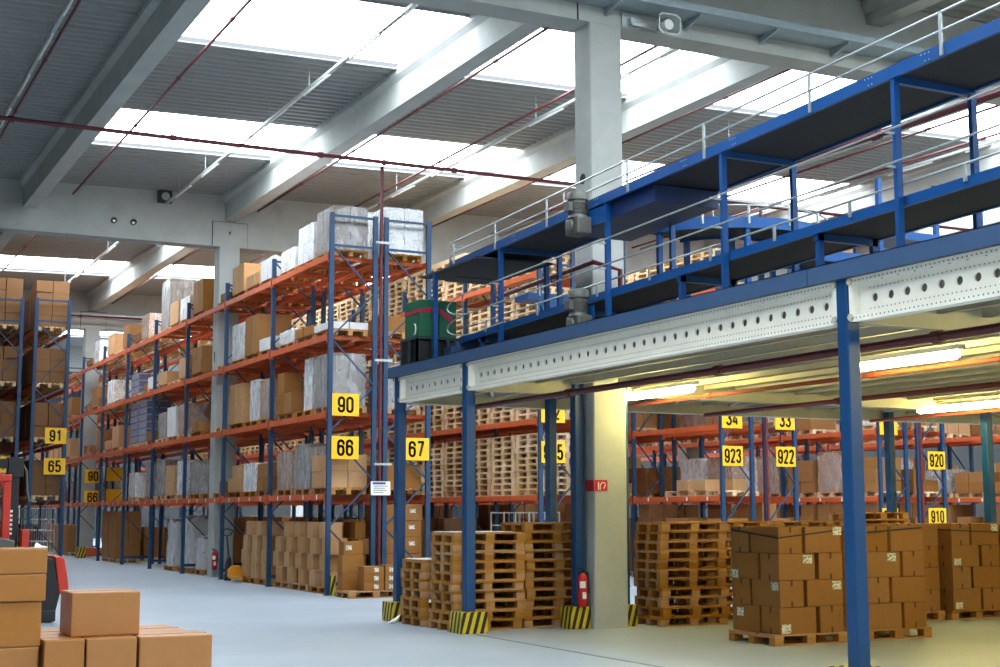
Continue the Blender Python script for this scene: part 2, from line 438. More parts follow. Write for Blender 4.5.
# ------------------------------------------------------------------ roof lamps, sprinkler pipes, red mains
def lamp_line(x, y0, y1, z, label, lit, tube0=0.0):
    t = thing('light_trunking', label, 'ceiling light', (x, y0, z))
    MB().box(x - .035, x + .035, y0, y1, z, z + .06).build('trunking', 'galv', t)
    mb = MB(); y = y0 + .1
    while y < y1 - 2.5:
        MB().tube([(x, y, z - .02), (x, y + 1.5, z - .02)], 0.025, 8).build('lamp_tube', 'lamphall' if lit else 'whiteink', t)
        MB().tube([(x, y + 1.2, z + .07), (x, y + 1.2, zroof(x) + .05)], 0.006, 5).build('hanger_wire', 'galv', t)
        y += 2.6
nm = {3.8: 'second from the hall left side', 8.95: 'above the crossing aisle', 14.1: 'right of the aisle', -1.4: 'nearest the hall left wall', 19.2: 'over the platform', 24.3: 'beyond the platform'}
for x in (3.8, 8.95, 14.1, 19.2, 24.3):
    for j, (a, b, w) in enumerate(((19.6, 37.9, 'near hall bay'), (39.2, 57.8, 'far hall bay'))):
        lamp_line(x, a, b, 10.12, 'white lamp line under the roof, %s, %s' % (w, nm[x]), False)
# lamp strip across the third girder
t = thing('light_strip', 'pale lamp strip running crosswise in front of the far girder above rack 65', 'ceiling light', (9.3, 58.1, 9.6))
MB().box(7.4, 13.2, 58.04, 58.16, 9.60, 9.7).build('housing', 'whiteink', t)
MB().box(7.4, 13.2, 57.99, 58.2, 9.7, 9.76).build('reflector', 'galv', t)

def pipe(pts, r, label, mtl='red', name='sprinkler_pipe', fit=1.5):
    t = thing(name, label, 'pipe', pts[0])
    MB().tube(pts, r, 8).build('pipe', mtl, t, True)
    a, b = Vector(pts[0]), Vector(pts[-1]); n = int((b - a).length / 3.2)
    for k in range(1, n):
        p = a.lerp(b, k / n); d = (b - a).normalized() * .06
        MB().tube([p - d, p + d], r * 1.45, 8).build('coupling', mtl, t, True)
    return t
for x in (3.97, 6.5, 11.6, 13.85, 16.9, 19.0, 22.4, 24.1):
    w = {3.97: 'leftmost in view', 6.5: 'beside the first roof beam', 11.6: 'right of the second roof beam', 13.85: 'between lamp line and beam', 16.9: 'right of the third roof beam',
         19.0: 'over the conveyors', 22.4: 'over the right racks', 24.1: 'over the farthest right racks'}[x]
    for a, b, hb in ((19.3, 38.1, 'near'), (39.0, 58.0, 'far')):
        pipe([(x, a, 10.22), (x, b, 10.22)], 0.028, 'thin dark red sprinkler pipe under the %s roof bay, %s' % (hb, w))
pipe([(-6, 28.35, 9.40), (42, 28.35, 9.50)], 0.045, 'long dark red main pipe crossing the hall below the roof beams', name='water_main')
t = pipe([(11.55, 28.62, 0.0), (11.55, 28.62, 9.4)], 0.04, 'vertical dark red riser pipe between racks 66 and 67', name='riser_pipe')
MB().sphere((11.55, 28.5, 9.47), .07).build('valve', 'red', t, True)
for z in (2.75, 5.0, 7.6): MB().box(11.32, 11.72, 28.33, 28.37, z, z + .05).build('bracket', 'galv', t)
t = pipe([(6.5, 57.3, 9.55), (14.0, 57.3, 9.55)], 0.04, 'dark red pipe in front of the far girder over the lamp strip', name='water_main')
pipe([(8.6, 57.2, 4.0), (8.6, 57.2, 9.6)], 0.04, 'vertical red pipe by the far concrete column', name='riser_pipe')
pipe([(21.75, 28.3, 0.0), (21.75, 28.3, 9.4)], 0.045, 'vertical dark red pipe between the two middle racks under the platform', name='riser_pipe')
pipe([(26.8, 28.3, 0.0), (26.8, 28.3, 9.4)], 0.045, 'vertical dark red pipe between the two right racks under the platform', name='riser_pipe')

# ------------------------------------------------------------------ cable tray and horn loudspeaker on the near girder
t = thing('cable_tray', 'perforated galvanised cable tray on brackets along the near concrete girder', 'cable tray', (10, 18.3, 9.73))
MB().box(9.9, 30, 18.07, 18.55, 9.735, 9.75).box(9.9, 30, 18.05, 18.065, 9.735, 9.86).box(9.9, 30, 18.55, 18.575, 9.735, 9.86).build('tray', 'tray', t)
for k in range(12):
    x = 11.28 + k * 1.53
    MB().prism([(18.58, 9.735), (18.58, 9.60), (18.1, 9.70), (18.1, 9.735)], 'x', x, x + .05).build('bracket', 'tray', t)
t = thing('horn_loudspeaker', 'grey horn loudspeaker with square mouth beside the concrete column head', 'loudspeaker', (12.5, 18.4, 9.4))
mb = MB()
def rring(cx, cz, hw, hh, y, tilt=0.0):
    out = []
    for q in range(16):
        a = 2 * PI * (q + .5) / 16
        c, s = math.cos(a), math.sin(a); k = 1 / max(abs(c), abs(s)) ** 0.95
        out.append((cx + hw * c * k + 0.10 * (y - 18.3) * 0, y, cz + hh * s * k))
    return out
def loft(mb, rings, cap0=True, cap1=True):
    i = len(mb.v); n = len(rings[0])
    for r in rings: mb.v += r
    for k in range(len(rings) - 1):
        for j in range(n):
            a = i + k * n + j; b = i + k * n + (j + 1) % n
            mb.f.append((a, b, b + n, a + n)); mb.m.append(mb.cur)
    if cap0: mb.f.append(tuple(range(i, i + n))); mb.m.append(mb.cur)
    if cap1: mb.f.append(tuple(reversed(range(i + (len(rings) - 1) * n, i + len(rings) * n)))); mb.m.append(mb.cur)
cz = 9.49
loft(mb, [rring(12.25, cz, .06, .06, 18.48), rring(12.25, cz, .07, .07, 18.36), rring(12.25, cz, .19, .15, 18.16), rring(12.25, cz, .215, .175, 18.15), rring(12.25, cz, .19, .15, 18.15), rring(12.25, cz, .09, .08, 18.34)])
mb.build('horn', 'galv', t, True)
MB().tube([(12.25, 18.30, cz), (12.25, 18.18, cz)], [.085, .085], 16).build('reflex_cup', 'whiteink', t, True)
MB().box(11.6, 11.96, 18.55, 18.6, 9.48, 9.70).box(11.72, 11.8, 18.47, 18.55, 9.52, 9.62).bar((11.75, 18.5, 9.52), (12.25, 18.44, 9.5), .05, .05).build('wall_bracket', 'galv', t)

# ------------------------------------------------------------------ pallets
def pallet_parts():
    d = MB()
    for k in range(5):
        w = .145 if k in (0, 2, 4) else .1
        yc = -.4 + .0725 + k * (.8 - .145) / 4
        d.box(-.6, .6, yc - w / 2, yc + w / 2, .122, .144)
    for x in (-.6, -.0725, .455): d.box(x, x + .145, -.4, .4, .1, .122)
    sk = []
    for y in (-.4, -.05, .3):
        m = MB(); m.box(-.6, .6, y, y + .1, 0, .022)
        for x in (-.6, -.0725, .455): m.box(x, x + .145, y, y + .1, .022, .1)
        sk.append(m)
    return d, sk
_d, _s = pallet_parts()
PAL = {}
for mt in ('wood', 'woodpale'):
    PAL[mt] = (_d.mesh('deck', mt), [m.mesh('skid', mt) for m in _s])
_one = MB()
for m in [_d] + _s:
    o = len(_one.v); _one.v += m.v; _one.f += [tuple(i + o for i in f) for f in m.f]; _one.m += m.m
PAL_ONE = {mt: _one.mesh('wooden_pallet', mt) for mt in ('wood', 'woodpale')}
STUFFP = MB()
def pallet(x, y, z, rz, label, group=None, parts=True, mt='wood', name='wooden_pallet', sy=1):
    rz2 = rz + random.uniform(-.012, .012)
    if not parts:
        o = inst(name, PAL_ONE[mt], None, (x, y, z), rz2); return tag(o, label, 'pallet', group)
    t = thing(name, label, 'pallet', (x, y, z), group); t.rotation_euler = (0, 0, rz2)
    t.scale = (1, sy, 1)
    inst('deck', PAL[mt][0], t)
    for s in PAL[mt][1]: inst('skid', s, t)
    return t
def pallet_stuff(x, y, z, rz):
    c, s = math.cos(rz), math.sin(rz); o = len(STUFFP.v)
    STUFFP.v += [(x + c * a - s * b, y + s * a + c * b, z + d) for a, b, d in _one.v]
    STUFFP.f += [tuple(i + o for i in f) for f in _one.f]; STUFFP.m += _one.m
def stack(x, y, n, rz, where, mt='wood', skip=0, z0=0):
    for k in range(n):
        pallet(x + random.uniform(-.03, .03), y + random.uniform(-.03, .03), z0 + k * .1445, rz,
               'wooden pallet, %s from below, stack %s' % (ORD[k], where), 'pallets stacked on the floor under the platform')
stack(9.46, 20.55, 7, 0, 'behind the striped guard of the end post')
stack(9.52, 19.58, 10, 0, 'right behind the second blue post')
stack(10.78, 19.66, 11, 0, 'just left of the concrete column')
stack(12.71, 18.80, 11, -.05, 'just right of the concrete column')
stack(13.95, 19.35, 11, 0, 'half hidden right of the column stack')
stack(15.3, 19.3, 11, 0, 'behind the cartons by the near post')
stack(17.9, 20.3, 12, 0, 'farthest behind the right cartons')
# pale sheets lying on the two left stacks
tag(MB().box(8.9, 10.1, 20.2, 20.9, 1.0135, 1.022).build('cover_sheet', 'paper'), 'thin white sheet on the low pallet stack by the end post', 'sheet')
tag(MB().box(8.95, 9.95, 19.2, 19.95, 1.4465, 1.455).build('cover_sheet', 'paper'), 'thin white sheet on the pallet stack behind the second post', 'sheet')

# ------------------------------------------------------------------ cartons
_cm = {}
def carton_meshes(d, body, tape, bev):
    key = (d, body, tape, bev)
    if key in _cm: return _cm[key]
    lx, ly, lz = d
    b = MB().box(-lx / 2, lx / 2, -ly / 2, ly / 2, 0, lz).mesh('carton', body, bevel=bev)
    t = MB(); e = .0015; w = .028
    t.box(-lx / 2 - e, lx / 2 + e, -w, w, lz - .002, lz + e)
    for sx in (-1, 1):
        x = sx * (lx / 2)
        t.box(x - .001, x + e * sx + .0, -w * .6, w * .6, lz - .075, lz)
        t.box(x - .001, x + e * sx + .0, -w * .6, w * .6, 0, .075)
    tm = t.mesh('tape', tape)
    _cm[key] = (b, tm)
    return _cm[key]
STUFFC = MB(); N_BOX = [0]; CAP = [225]
def label_quad(d, face, u, v, w=.15, h=.11):
    lx, ly, lz = d; e = .003; m = MB()
    if face == 'y-': m.box(u - w / 2, u + w / 2, -ly / 2 - e, -ly / 2, v - h / 2, v + h / 2)
    if face == 'y+': m.box(u - w / 2, u + w / 2, ly / 2, ly / 2 + e, v - h / 2, v + h / 2)
    if face == 'x-': m.box(-lx / 2 - e, -lx / 2, u - w / 2, u + w / 2, v - h / 2, v + h / 2)
    if face == 'x+': m.box(lx / 2, lx / 2 + e, u - w / 2, u + w / 2, v - h / 2, v + h / 2)
    return m.mesh('shipping_label', 'label')
def carton(x, y, z, d, rz, label, body='kraft', tape='tapedark', bev=.006, lab=None, group=None, name='cardboard_box'):
    t = thing(name, label, 'box', (x, y, z), group); t.rotation_euler = (0, 0, rz)
    b, tm = carton_meshes(d, body, tape, bev)
    inst('carton', b, t); inst('tape', tm, t)
    if lab: inst('shipping_label', label_quad(d, *lab), t)
    N_BOX[0] += 1
    return t
def carton_plain(x, y, z, d, label, body='kraftlight', group=None, lab=None):
    if label is None or (N_BOX[0] > CAP[0]):
        STUFFC.use({'kraft': 0, 'kraftlight': 1, 'wrapwhite': 2, 'kraftdark': 3}[body])
        STUFFC.box(x - d[0] / 2, x + d[0] / 2, y - d[1] / 2, y + d[1] / 2, z, z + d[2]); return None
    key = (d, body, 'p')
    if key not in _cm: _cm[key] = MB().box(-d[0] / 2, d[0] / 2, -d[1] / 2, d[1] / 2, 0, d[2]).mesh('cardboard_box', body, bevel=.006)
    o = inst('cardboard_box', _cm[key], None, (x, y, z)); tag(o, label, 'box', group); N_BOX[0] += 1
    if lab: inst('shipping_label', label_quad(d, *lab), o)
    return o

# foreground cartons (front faces near Y = 8)
FG = 'kraftfront'
def fg(x0, x1, y0, y1, z0, z1, label, lab=None, rz=0, along='x'):
    lx, ly = x1 - x0, y1 - y0
    d = (round(lx, 3), round(ly, 3), round(z1 - z0, 3))
    return carton((x0 + x1) / 2, (y0 + y1) / 2, z0, d, rz, label, FG, 'tape', .008, lab)
pallet(1.25, 8.42, 0, 0, 'wooden pallet under the cartons in front of the red truck')
fg(.84, 1.302, 8.0, 8.36, 1.423, 1.558, 'flat open-edged carton on top of the tall foreground stack')
fg(.84, 1.300, 8.0, 8.38, 1.278, 1.421, 'flat carton second from the top of the tall foreground stack')
fg(.845, 1.285, 8.02, 8.4, 1.036, 1.276, 'deep carton third from the top of the tall foreground stack')
fg(.85, 1.278, 8.02, 8.4, .77, 1.034, 'carton cut by the photo edge at the foot of the tall foreground stack')
fg(1.45, 1.825, 8.07, 8.42, 1.073, 1.312, 'single carton standing alone on the low foreground row')
fg(1.296, 1.508, 7.96, 8.31, .77, 1.071, 'narrow carton at the stack end of the low foreground row')
fg(1.516, 1.786, 7.95, 8.31, .77, 1.071, 'middle carton of the low foreground row under the single carton')
fg(1.80, 2.208, 7.95, 8.29, .77, 1.069, 'wide carton at the aisle end of the low foreground row')
fg(1.74, 2.16, 8.32, 8.82, .77, 1.066, 'carton behind the wide one at the aisle end of the row')
fg(1.30, 1.72, 8.33, 8.80, .77, 1.07, 'carton behind the single carton on the low row')
for kk, (z0, z1) in enumerate(((.145, .457), (.458, .769))):
    for q, (x0, x1) in enumerate(((.85, 1.28), (1.3, 1.78), (1.79, 2.2))):
        fg(x0, x1, 8.0, 8.78, z0, z1, 'carton in the %s layer of the foreground pallet, %s along the front' % (ORD[kk], ORD[q]))
mb = MB(); mb.v = [(1.235, 8.03, 1.561), (1.295, 8.05, 1.561), (1.33, 8.15, 1.562), (1.25, 8.16, 1.562), (1.245, 8.04, 1.592), (1.27, 8.1, 1.572)]
mb.f = [(0, 1, 5, 4), (1, 2, 5), (2, 3, 5), (3, 0, 4, 5)]; mb.m = [0] * 4
tag(mb.build('paper_scrap', 'paper'), 'crumpled white paper scrap on the tall foreground carton stack', 'paper')

# pinwheel pallet loads on the right
LNG, SHT, HT = .60, .395, .348
def pinwheel(x0, y0, layers, where, labels, group, top=0.144, seed=0):
    rnd = random.Random(seed)
    for k in range(layers):
        z = top + k * (HT + .003)
        A = [(0, 0, LNG, SHT), (LNG + .055, 0, SHT, LNG), (0, SHT + .055, SHT, LNG), (SHT + .055, LNG + .055, LNG, SHT)]
        B = [(0, 0, SHT, LNG), (SHT + .055, 0, LNG, SHT), (0, LNG + .055, LNG, SHT), (LNG + .055, SHT + .055, SHT, LNG)]
        names = ['front corner', 'front', 'side', 'rear']
        for q, (dx, dy, wx, wy) in enumerate(A if k % 2 == 0 else B):
            jx, jy = rnd.uniform(-.006, .006), rnd.uniform(-.006, .006)
            alongx = wx > wy
            lab = labels.get((k, q))
            d = (LNG, SHT, HT)
            txt = 'brown carton, %s layer, %s, on the pallet %s' % (['bottom', 'second', 'third', 'top'][k], names[q], where)
            carton(x0 + dx + wx / 2 + jx, y0 + dy + wy / 2 + jy, z, d, 0 if alongx else PI / 2, txt, 'kraft', 'tapedark', .008, lab, group)
def strap(x0, x1, y0, y1, zs, label):
    t = thing('strap', label, 'strap', (x0, y0, zs[0]))
    e = .012
    pts = [(x0 - e, y1, zs[0]), (x0 - e, y0 - e, zs[1]), (x1, y0 - e, zs[2])]
    mb = MB()
    mb.bar(pts[0], pts[1], .008, .02); mb.bar(pts[1], pts[2], .008, .02)
    mb.build('band', 'strap', t)
R1L = {(0, 2): ('y+', .12, .25), (0, 0): ('y-', -.2, .07, .15, .12), (1, 0): ('y+', -.2, .27), (2, 2): ('y+', .22, .06), (2, 0): ('y-', .18, .27), (3, 1): ('y-', .24, .29), (1, 1): ('y-', .2, .27)}
pallet(12.27, 15.61, 0, .0, 'wooden pallet under the cartons left of the near blue post', sy=1.28)
pinwheel(11.77, 15.11, 4, 'left of the near post', R1L, 'brown cartons stacked under the platform', seed=1)
strap(11.76, 12.8, 15.12, 16.13, (1.50, 1.40, 1.50), 'thin black strap round the top cartons left of the near post')
pallet(13.86, 15.70, 0, 0, 'wooden pallet under the cartons right of the near blue post', sy=1.28)
pinwheel(13.33, 15.2, 4, 'right of the near post', {(2, 0): ('y-', .15, .27), (1, 3): None, (3, 0): None}, 'brown cartons stacked under the platform', seed=2)
strap(13.32, 14.34, 15.2, 16.2, (1.48, 1.46, 1.52), 'thin black strap round the top cartons right of the near post')
pallet(16.3, 17.95, 0, 0, 'wooden pallet under the half hidden cartons of the rear group', sy=1.28)
pinwheel(15.8, 17.48, 4, 'half hidden in the rear group', {}, 'brown cartons stacked under the platform', seed=3)
pallet(17.6, 17.9, 0, 0, 'wooden pallet under the middle cartons of the rear group', sy=1.28)
pinwheel(17.08, 17.42, 4, 'in the middle of the rear group', {(0, 0): ('y-', -.18, .08), (2, 0): ('y-', -.18, .08), (3, 1): ('y-', .22, .28)}, 'brown cartons stacked under the platform', seed=4)
strap(17.08, 18.1, 17.42, 18.4, (1.48, 1.44, 1.40), 'thin black strap round the top cartons in the rear group')
pallet(18.85, 17.95, 0, 0, 'wooden pallet under the cartons cut by the right photo edge', sy=1.28)
pinwheel(18.35, 17.48, 4, 'cut by the right photo edge', {}, 'brown cartons stacked under the platform', seed=5)

# ------------------------------------------------------------------ pallet racks
BAY = 4.06; LV = [2.07, 3.84, 5.53, 7.29]
RACKS = {}
def rack(no, x0, x1, y0, bays, label, first_h=8.26, inner_h=7.88, lv=LV, tags=False, guard=None, left_first=None):
    t = thing('pallet_rack', label, 'rack', (x0, y0, 0)); RACKS[no] = (x0, x1, y0, bays)
    for k in range(bays + 1):
        y = y0 + k * BAY; h = first_h if k == 0 or k == bays else inner_h
        f = MB()
        for x in (x0, x1 - .1):
            f.box(x, x + .1, y - .04, y + .04, 0, h); f.box(x - .02, x + .12, y - .07, y + .07, 0, .012)
        fr = f.build('upright_frame', 'rackblue', t)
        b = MB(); a, c = x0 + .05, x1 - .05
        if k == 0: MB().box(a, c, y - .02, y + .02, h - .085, h - .035).build('top_tie', 'rackblue', fr)
        b.box(a, c, y - .02, y + .02, (h - .745 if k == 0 else h - .085), (h - .695 if k == 0 else h - .035))
        b.box(a, c, y - .02, y + .02, .20, .28)
        z = h - .72 if k == 0 else h - .06; side = 0
        while z > .9:
            zn = max(.25, z - 1.02)
            b.bar((a if side == 0 else c, y, z), (c if side == 0 else a, y, zn), .03, .035, (0, 1, 0)); z = zn; side ^= 1
        b.build('bracing', 'rackblue', fr)
    for k in range(bays):
        ya, yb = y0 + k * BAY + .04, y0 + (k + 1) * BAY - .04
        for li, z in enumerate(lv):
            for si, x in enumerate((x0 - .012, x1 - .045)):
                m = MB().box(x, x + .057, ya, yb, z - .065, z + .06)
                m.box(x - .004, x + .06, ya, ya + .06, z - .12, z + .1).box(x - .004, x + .06, yb - .06, yb, z - .12, z + .1)
                bo = m.build('load_beam', 'orange', t)
                if si == 0 and tags and li == 0:
                    g = MB()
                    for q in range(4): g.box(x - .004, x, ya + .5 + q * .9, ya + .56 + q * .9, z - .05, z + .05)
                    g.build('location_tag', 'whiteink', bo)
            if li in (1, 2, 3) and k < 4 and no in ('66', '67'):
                for q in range(3):
                    yy = ya + .25 + q * 1.3
                    for dy in (0, .95): MB().box(x0 + .03, x1 - .03, yy + dy, yy + dy + .06, z - .02, z + .058).build('support_bar', 'orange', t)
    return t
rack('66', 10.35, 11.47, 28.65, 10, 'blue and orange pallet rack signed 90 and 66, nearest the open aisle', tags=True)
rack('67', 11.63, 12.76, 28.65, 10, 'blue and orange pallet rack signed sixty-seven, backing onto the aisle rack')
rack('925', 15.5, 16.5, 28.65, 10, 'pallet rack full of stacked pallets, behind the 925 sign', inner_h=8.0)
rack('924', 16.85, 17.9, 28.65, 8, 'pallet rack just right of the concrete column, behind the pallets rack')
rack('923', 20.6, 21.6, 28.65, 6, 'pallet rack just left of the dark riser, behind the nine-two-three sign', tags=True)
rack('922', 21.92, 22.95, 28.65, 6, 'pallet rack right of the riser, behind the nine-two-two sign')
rack('921', 25.65, 26.65, 28.65, 5, 'pallet rack left of the nine-two-zero rack and back to back with it', tags=True)
rack('920', 26.97, 27.97, 28.65, 5, 'pallet rack behind the signs 920 and 910, near the right edge')
rack('919', 30.8, 31.8, 28.65, 5, 'pallet rack cut by the right photo edge', tags=True)
rack('918', 32.1, 33.1, 28.65, 5, 'farthest right pallet rack seen under the platform')
rack('64', 5.28, 6.33, 44.95, 8, 'pallet rack at the left photo edge behind the red truck', 8.3)
rack('65', 6.66, 7.74, 44.95, 8, 'pallet rack signed 91 and 65, left of the far aisle', 8.35)

# end barriers and hazard posts of the racks
def end_guard(x0, x1, y, where):
    t = thing('end_barrier', 'orange floor barrier at the end of %s' % where, 'barrier', (x0, y, 0))
    MB().box(x0, x1, y - .04, y + .04, .06, .38).build('rail', 'orange', t)
    MB().box(x0 - .3, x0 + .02, y - .16, y + .12, 0, .42).build('corner_guard', 'hazard', t)
end_guard(10.6, 12.8, 28.65 + 7 * BAY - .3, 'the far block of racks 66 and 67')
end_guard(12.05, 12.95, 28.4, 'rack 67 behind the end post')
t = thing('rack_post_guard', 'striped yellow and black guard at the foot of the 66 rack upright', 'guard', (10.5, 28.5, 0))
MB().box(10.43, 10.53, 28.5, 28.56, 0, .42).build('shield', 'hazard', t)

# ------------------------------------------------------------------ number signs
def sign(txt, x0, x1, y, z0, z1, label, wf=0.62):
    o = MB().box(x0, x1, y - .008, y, z0, z1).build('number_sign', 'yellow', origin=((x0 + x1) / 2, y, (z0 + z1) / 2))
    tag(o, label, 'sign', 'yellow rack number signs')
    if txt:
        h = (z1 - z0) * .72
        n = inst('number', text_mesh(txt, h, 'ink', .92 if len(txt) < 3 else .80), o, (0, -.0105, 0))
    return o
YS = 28.585
sign('90', 10.43, 11.05, YS, 3.81, 4.29, 'upper yellow sign reading 90 on the near rack end')
sign('66', 10.43, 11.05, YS, 2.88, 3.37, 'lower yellow sign reading 66 on the near rack end')
sign('67', 12.10, 12.71, YS, 2.88, 3.37, 'yellow sign reading 67 just behind the platform end post')
sign('925', 15.54, 16.17, YS, 2.87, 3.37, 'yellow sign ending in 25, half hidden behind a blue post', .5)
sign('32', 15.54, 16.17, YS, 3.8, 4.28, 'yellow sign cut off by the platform edge above the 925 sign')
sign('923', 20.62, 21.23, YS, 2.87, 3.36, 'yellow sign reading 923, first three-digit sign right of the column', .5)
sign('34', 20.62, 21.23, YS, 3.8, 4.28, 'yellow sign reading 34, its top cut off, first right of the column')
sign('922', 22.26, 22.87, YS, 2.87, 3.37, 'yellow sign reading 922, second three-digit sign right of the column', .5)
sign('33', 22.26, 22.87, YS, 3.8, 4.28, 'yellow sign reading 33, its top cut off, second right of the column')
sign('35', 25.67, 26.28, YS, 3.75, 4.2, 'yellow sign cut off at the platform edge, left of the 920 rack')
sign('920', 27.31, 27.92, YS, 2.86, 3.34, 'yellow sign reading 920 at the right under the platform', .5)
sign('910', 27.26, 27.88, YS, 1.38, 1.83, 'yellow sign reading 910 below the 920 sign', .5)
sign('911', 25.66, 26.2, YS, 1.38, 1.83, 'small yellow sign just above the cartons, half behind a post', .5)
YL = 44.9
sign('91', 7.09, 7.73, YL, 3.85, 4.34, 'upper yellow sign reading 91 at the left rack end')
sign('65', 7.09, 7.73, YL, 2.91, 3.41, 'lower yellow sign reading 65 at the left rack end')
sign('64', 5.47, 6.09, YL, 2.95, 3.44, 'yellow sign reading 64 at the left photo edge above the truck')
YQ = 56.6
sign('90', 10.5, 11.13, YQ, 2.9, 3.42, 'small upper yellow sign reading 90 far down the aisle')
sign('66', 10.5, 11.13, YQ, 2.08, 2.6, 'small lower yellow sign reading 66 far down the aisle')
sign('', 11.33, 12.0, YQ, 2.98, 3.5, 'upper blank yellow sign beside the far 90 sign')
sign('', 11.33, 12.0, YQ, 2.16, 2.66, 'lower blank yellow sign beside the far 66 sign')
sign('67', 12.26, 12.9, YQ, 2.2, 2.66, 'small yellow sign reading 67 far behind the rack beams')
t = thing('notice_board', 'small white notice with a blue heading on the uprights between racks 66 and 67', 'sign', (11.54, 28.55, 2.27))
MB().box(11.32, 11.77, 28.52, 28.54, 2.11, 2.41).build('panel', 'whiteink', t)
MB().box(11.36, 11.66, 28.516, 28.52, 2.345, 2.39).build('heading', 'blueink', t)
mb = MB()
for r in range(4):
    mb.box(11.38, 11.38 + (.32, .26, .30, .22)[r], 28.517, 28.52, 2.30 - r * .045, 2.315 - r * .045)
mb.build('print_line', 'wrapgrey', t)

# ------------------------------------------------------------------ loads on the racks
SHELF = ['floor', 'first shelf', 'second shelf', 'third shelf', 'top shelf']
def shelf_z(l): return 0.0 if l == 0 else LV[l - 1] + .06
NUM = {'66': 'sixty-six', '67': 'sixty-seven', '925': 'pallet-filled', '924': 'behind column', '923': 'nine-two-three', '922': 'nine-two-two', '921': 'nine-two-one', '920': 'nine-two-zero', '919': 'far-right', '918': 'hindmost', '64': 'sixty-four', '65': 'sixty-five'}
SLOT = [.74, 2.03, 3.32]
GOODS = 'loads stored on the pallet racks'
def slot_xy(no, bay, slot):
    x0, x1, y0, _ = RACKS[no]; return (x0 + x1) / 2, y0 + bay * BAY + SLOT[slot]
def where(no, bay, l, slot):
    return 'rack %s, %s, %s bay, %s slot' % (NUM[no], SHELF[l], ORD[bay], ORD[slot])
_wl = {}
def wrapped(no, bay, l, slot, h=1.2, body='wrapgrey', lx=.82, ly=1.08, pal=True):
    x, y = slot_xy(no, bay, slot); z = shelf_z(l)
    pl(no, bay, l, slot, x, y, z)
    colour = {'wrapwhite': 'white', 'wrapgrey': 'grey', 'kraft': 'brown', 'kraftlight': 'tan'}[body]
    t = thing('wrapped_load', 'film-wrapped %s load, %s' % (colour, where(no, bay, l, slot)), 'wrapped load', (x, y, z + .145))
    key = (h, body, lx, ly)
    if key not in _wl:
        m = MB(); nz = max(2, int(h / .3)); hh = h / nz; ny = 3; nx = 2
        for k in range(nz):
            for b in range(ny):
                for a in range(nx):
                    e = .006 + .008 * ((k + b + a) % 2)
                    m.box(-lx / 2 + a * lx / nx + e, -lx / 2 + (a + 1) * lx / nx - e, -ly / 2 + b * ly / ny + e, -ly / 2 + (b + 1) * ly / ny - e, k * hh, (k + 1) * hh - .006)
        g = m.mesh('goods_block', body)
        f = MB(); n = 28; rings = []
        rn = random.Random(int(h * 100) + len(_wl))
        for k in range(9):
            zz = .004 + (h + .006) * k / 8; r = []
            for j in range(n):
                a = 2 * PI * (j + .5) / n; c, s = math.cos(a), math.sin(a); q = 1 / max(abs(c), abs(s)) ** .9
                w = 1.012 + rn.uniform(0, .035) - (.05 if k == 8 else 0)
                r.append((lx / 2 * c * q * w, ly / 2 * s * q * w, zz))
            rings.append(r)
        loft(f, rings, False, True)
        fm = f.mesh('film', 'film', smooth=True)
        _wl[key] = (g, fm)
    g, fm = _wl[key]
    inst('goods_block', g, t); inst('stretch_film', fm, t)
USED = set()
def pl(no, bay, l, slot, x, y, z):
    USED.add((no, bay, l, slot))
    if no in ('66', '67') and bay < 3: pallet(x, y, z, PI / 2, 'pallet under the goods, %s' % where(no, bay, l, slot), None, False, 'wood')
    else: pallet_stuff(x, y, z, PI / 2)
def boxes(no, bay, l, slot, nz=2, nx=2, ny=2, body='kraft', named=False, hh=.38, pal=True, labs=False, fy=1.1, fx=.9, missing=0):
    x, y = slot_xy(no, bay, slot); z = shelf_z(l)
    if pal: pl(no, bay, l, slot, x, y, z); z += .145
    rn = random.Random(hash((no, bay, l, slot)) % 1000 if False else (int(no) * 31 + bay * 7 + l * 3 + slot))
    for k in range(nz):
        for b in range(ny):
            for a in range(nx):
                if k == nz - 1 and missing and rn.random() < missing: continue
                d = (round(fx / nx - .015, 3), round(fy / ny - .02, 3), round(hh - .004, 3))
                lb = None
                if named:
                    col = {'kraft': 'brown', 'kraftlight': 'tan', 'wrapwhite': 'white', 'kraftdark': 'dark brown'}[body]
                    pos = ['front', 'middle', 'rear'][a if nx > 1 else 0]
                    lb = '%s carton, %s %s, %s layer, %s' % (col, pos, ORD[b], ORD[k], where(no, bay, l, slot))
                carton_plain(x - fx / 2 + fx * (a + .5) / nx + rn.uniform(-.01, .01), y - fy / 2 + fy * (b + .5) / ny + rn.uniform(-.015, .015), z + k * hh, d, lb, body, GOODS if named else None,
                             ('y-', 0, d[2] * .6, .14, .09) if labs and a == 1 and b == 0 else None)
_cr = {}
def crates(no, bay, l, slot, nz=6):
    x, y = slot_xy(no, bay, slot); z = shelf_z(l); pl(no, bay, l, slot, x, y, z); z += .145
    if not _cr:
        m = MB(); m.box(-.19, .19, -.17, .17, 0, .21)
        m.use(1); m.box(-.2, .2, -.18, .18, .185, .222)
        for yy in (-.14, 0, .14): m.box(-.2, -.19, yy - .035, yy + .035, .03, .19)
        _cr[0] = m.mesh('plastic_crate', ['crateblue', 'craterim'])
    for k in range(nz):
        for b in range(3):
            for a in range(2):
                o = inst('plastic_crate', _cr[0], None, (x - .21 + a * .42, y - .38 + b * .38, z + k * .23))
                tag(o, 'blue-grey crate, %s %s, %s layer, %s' % (['front', 'rear'][a], ORD[b], ORD[k], where(no, bay, l, slot)), 'crate', 'blue grey crates on rack 66')
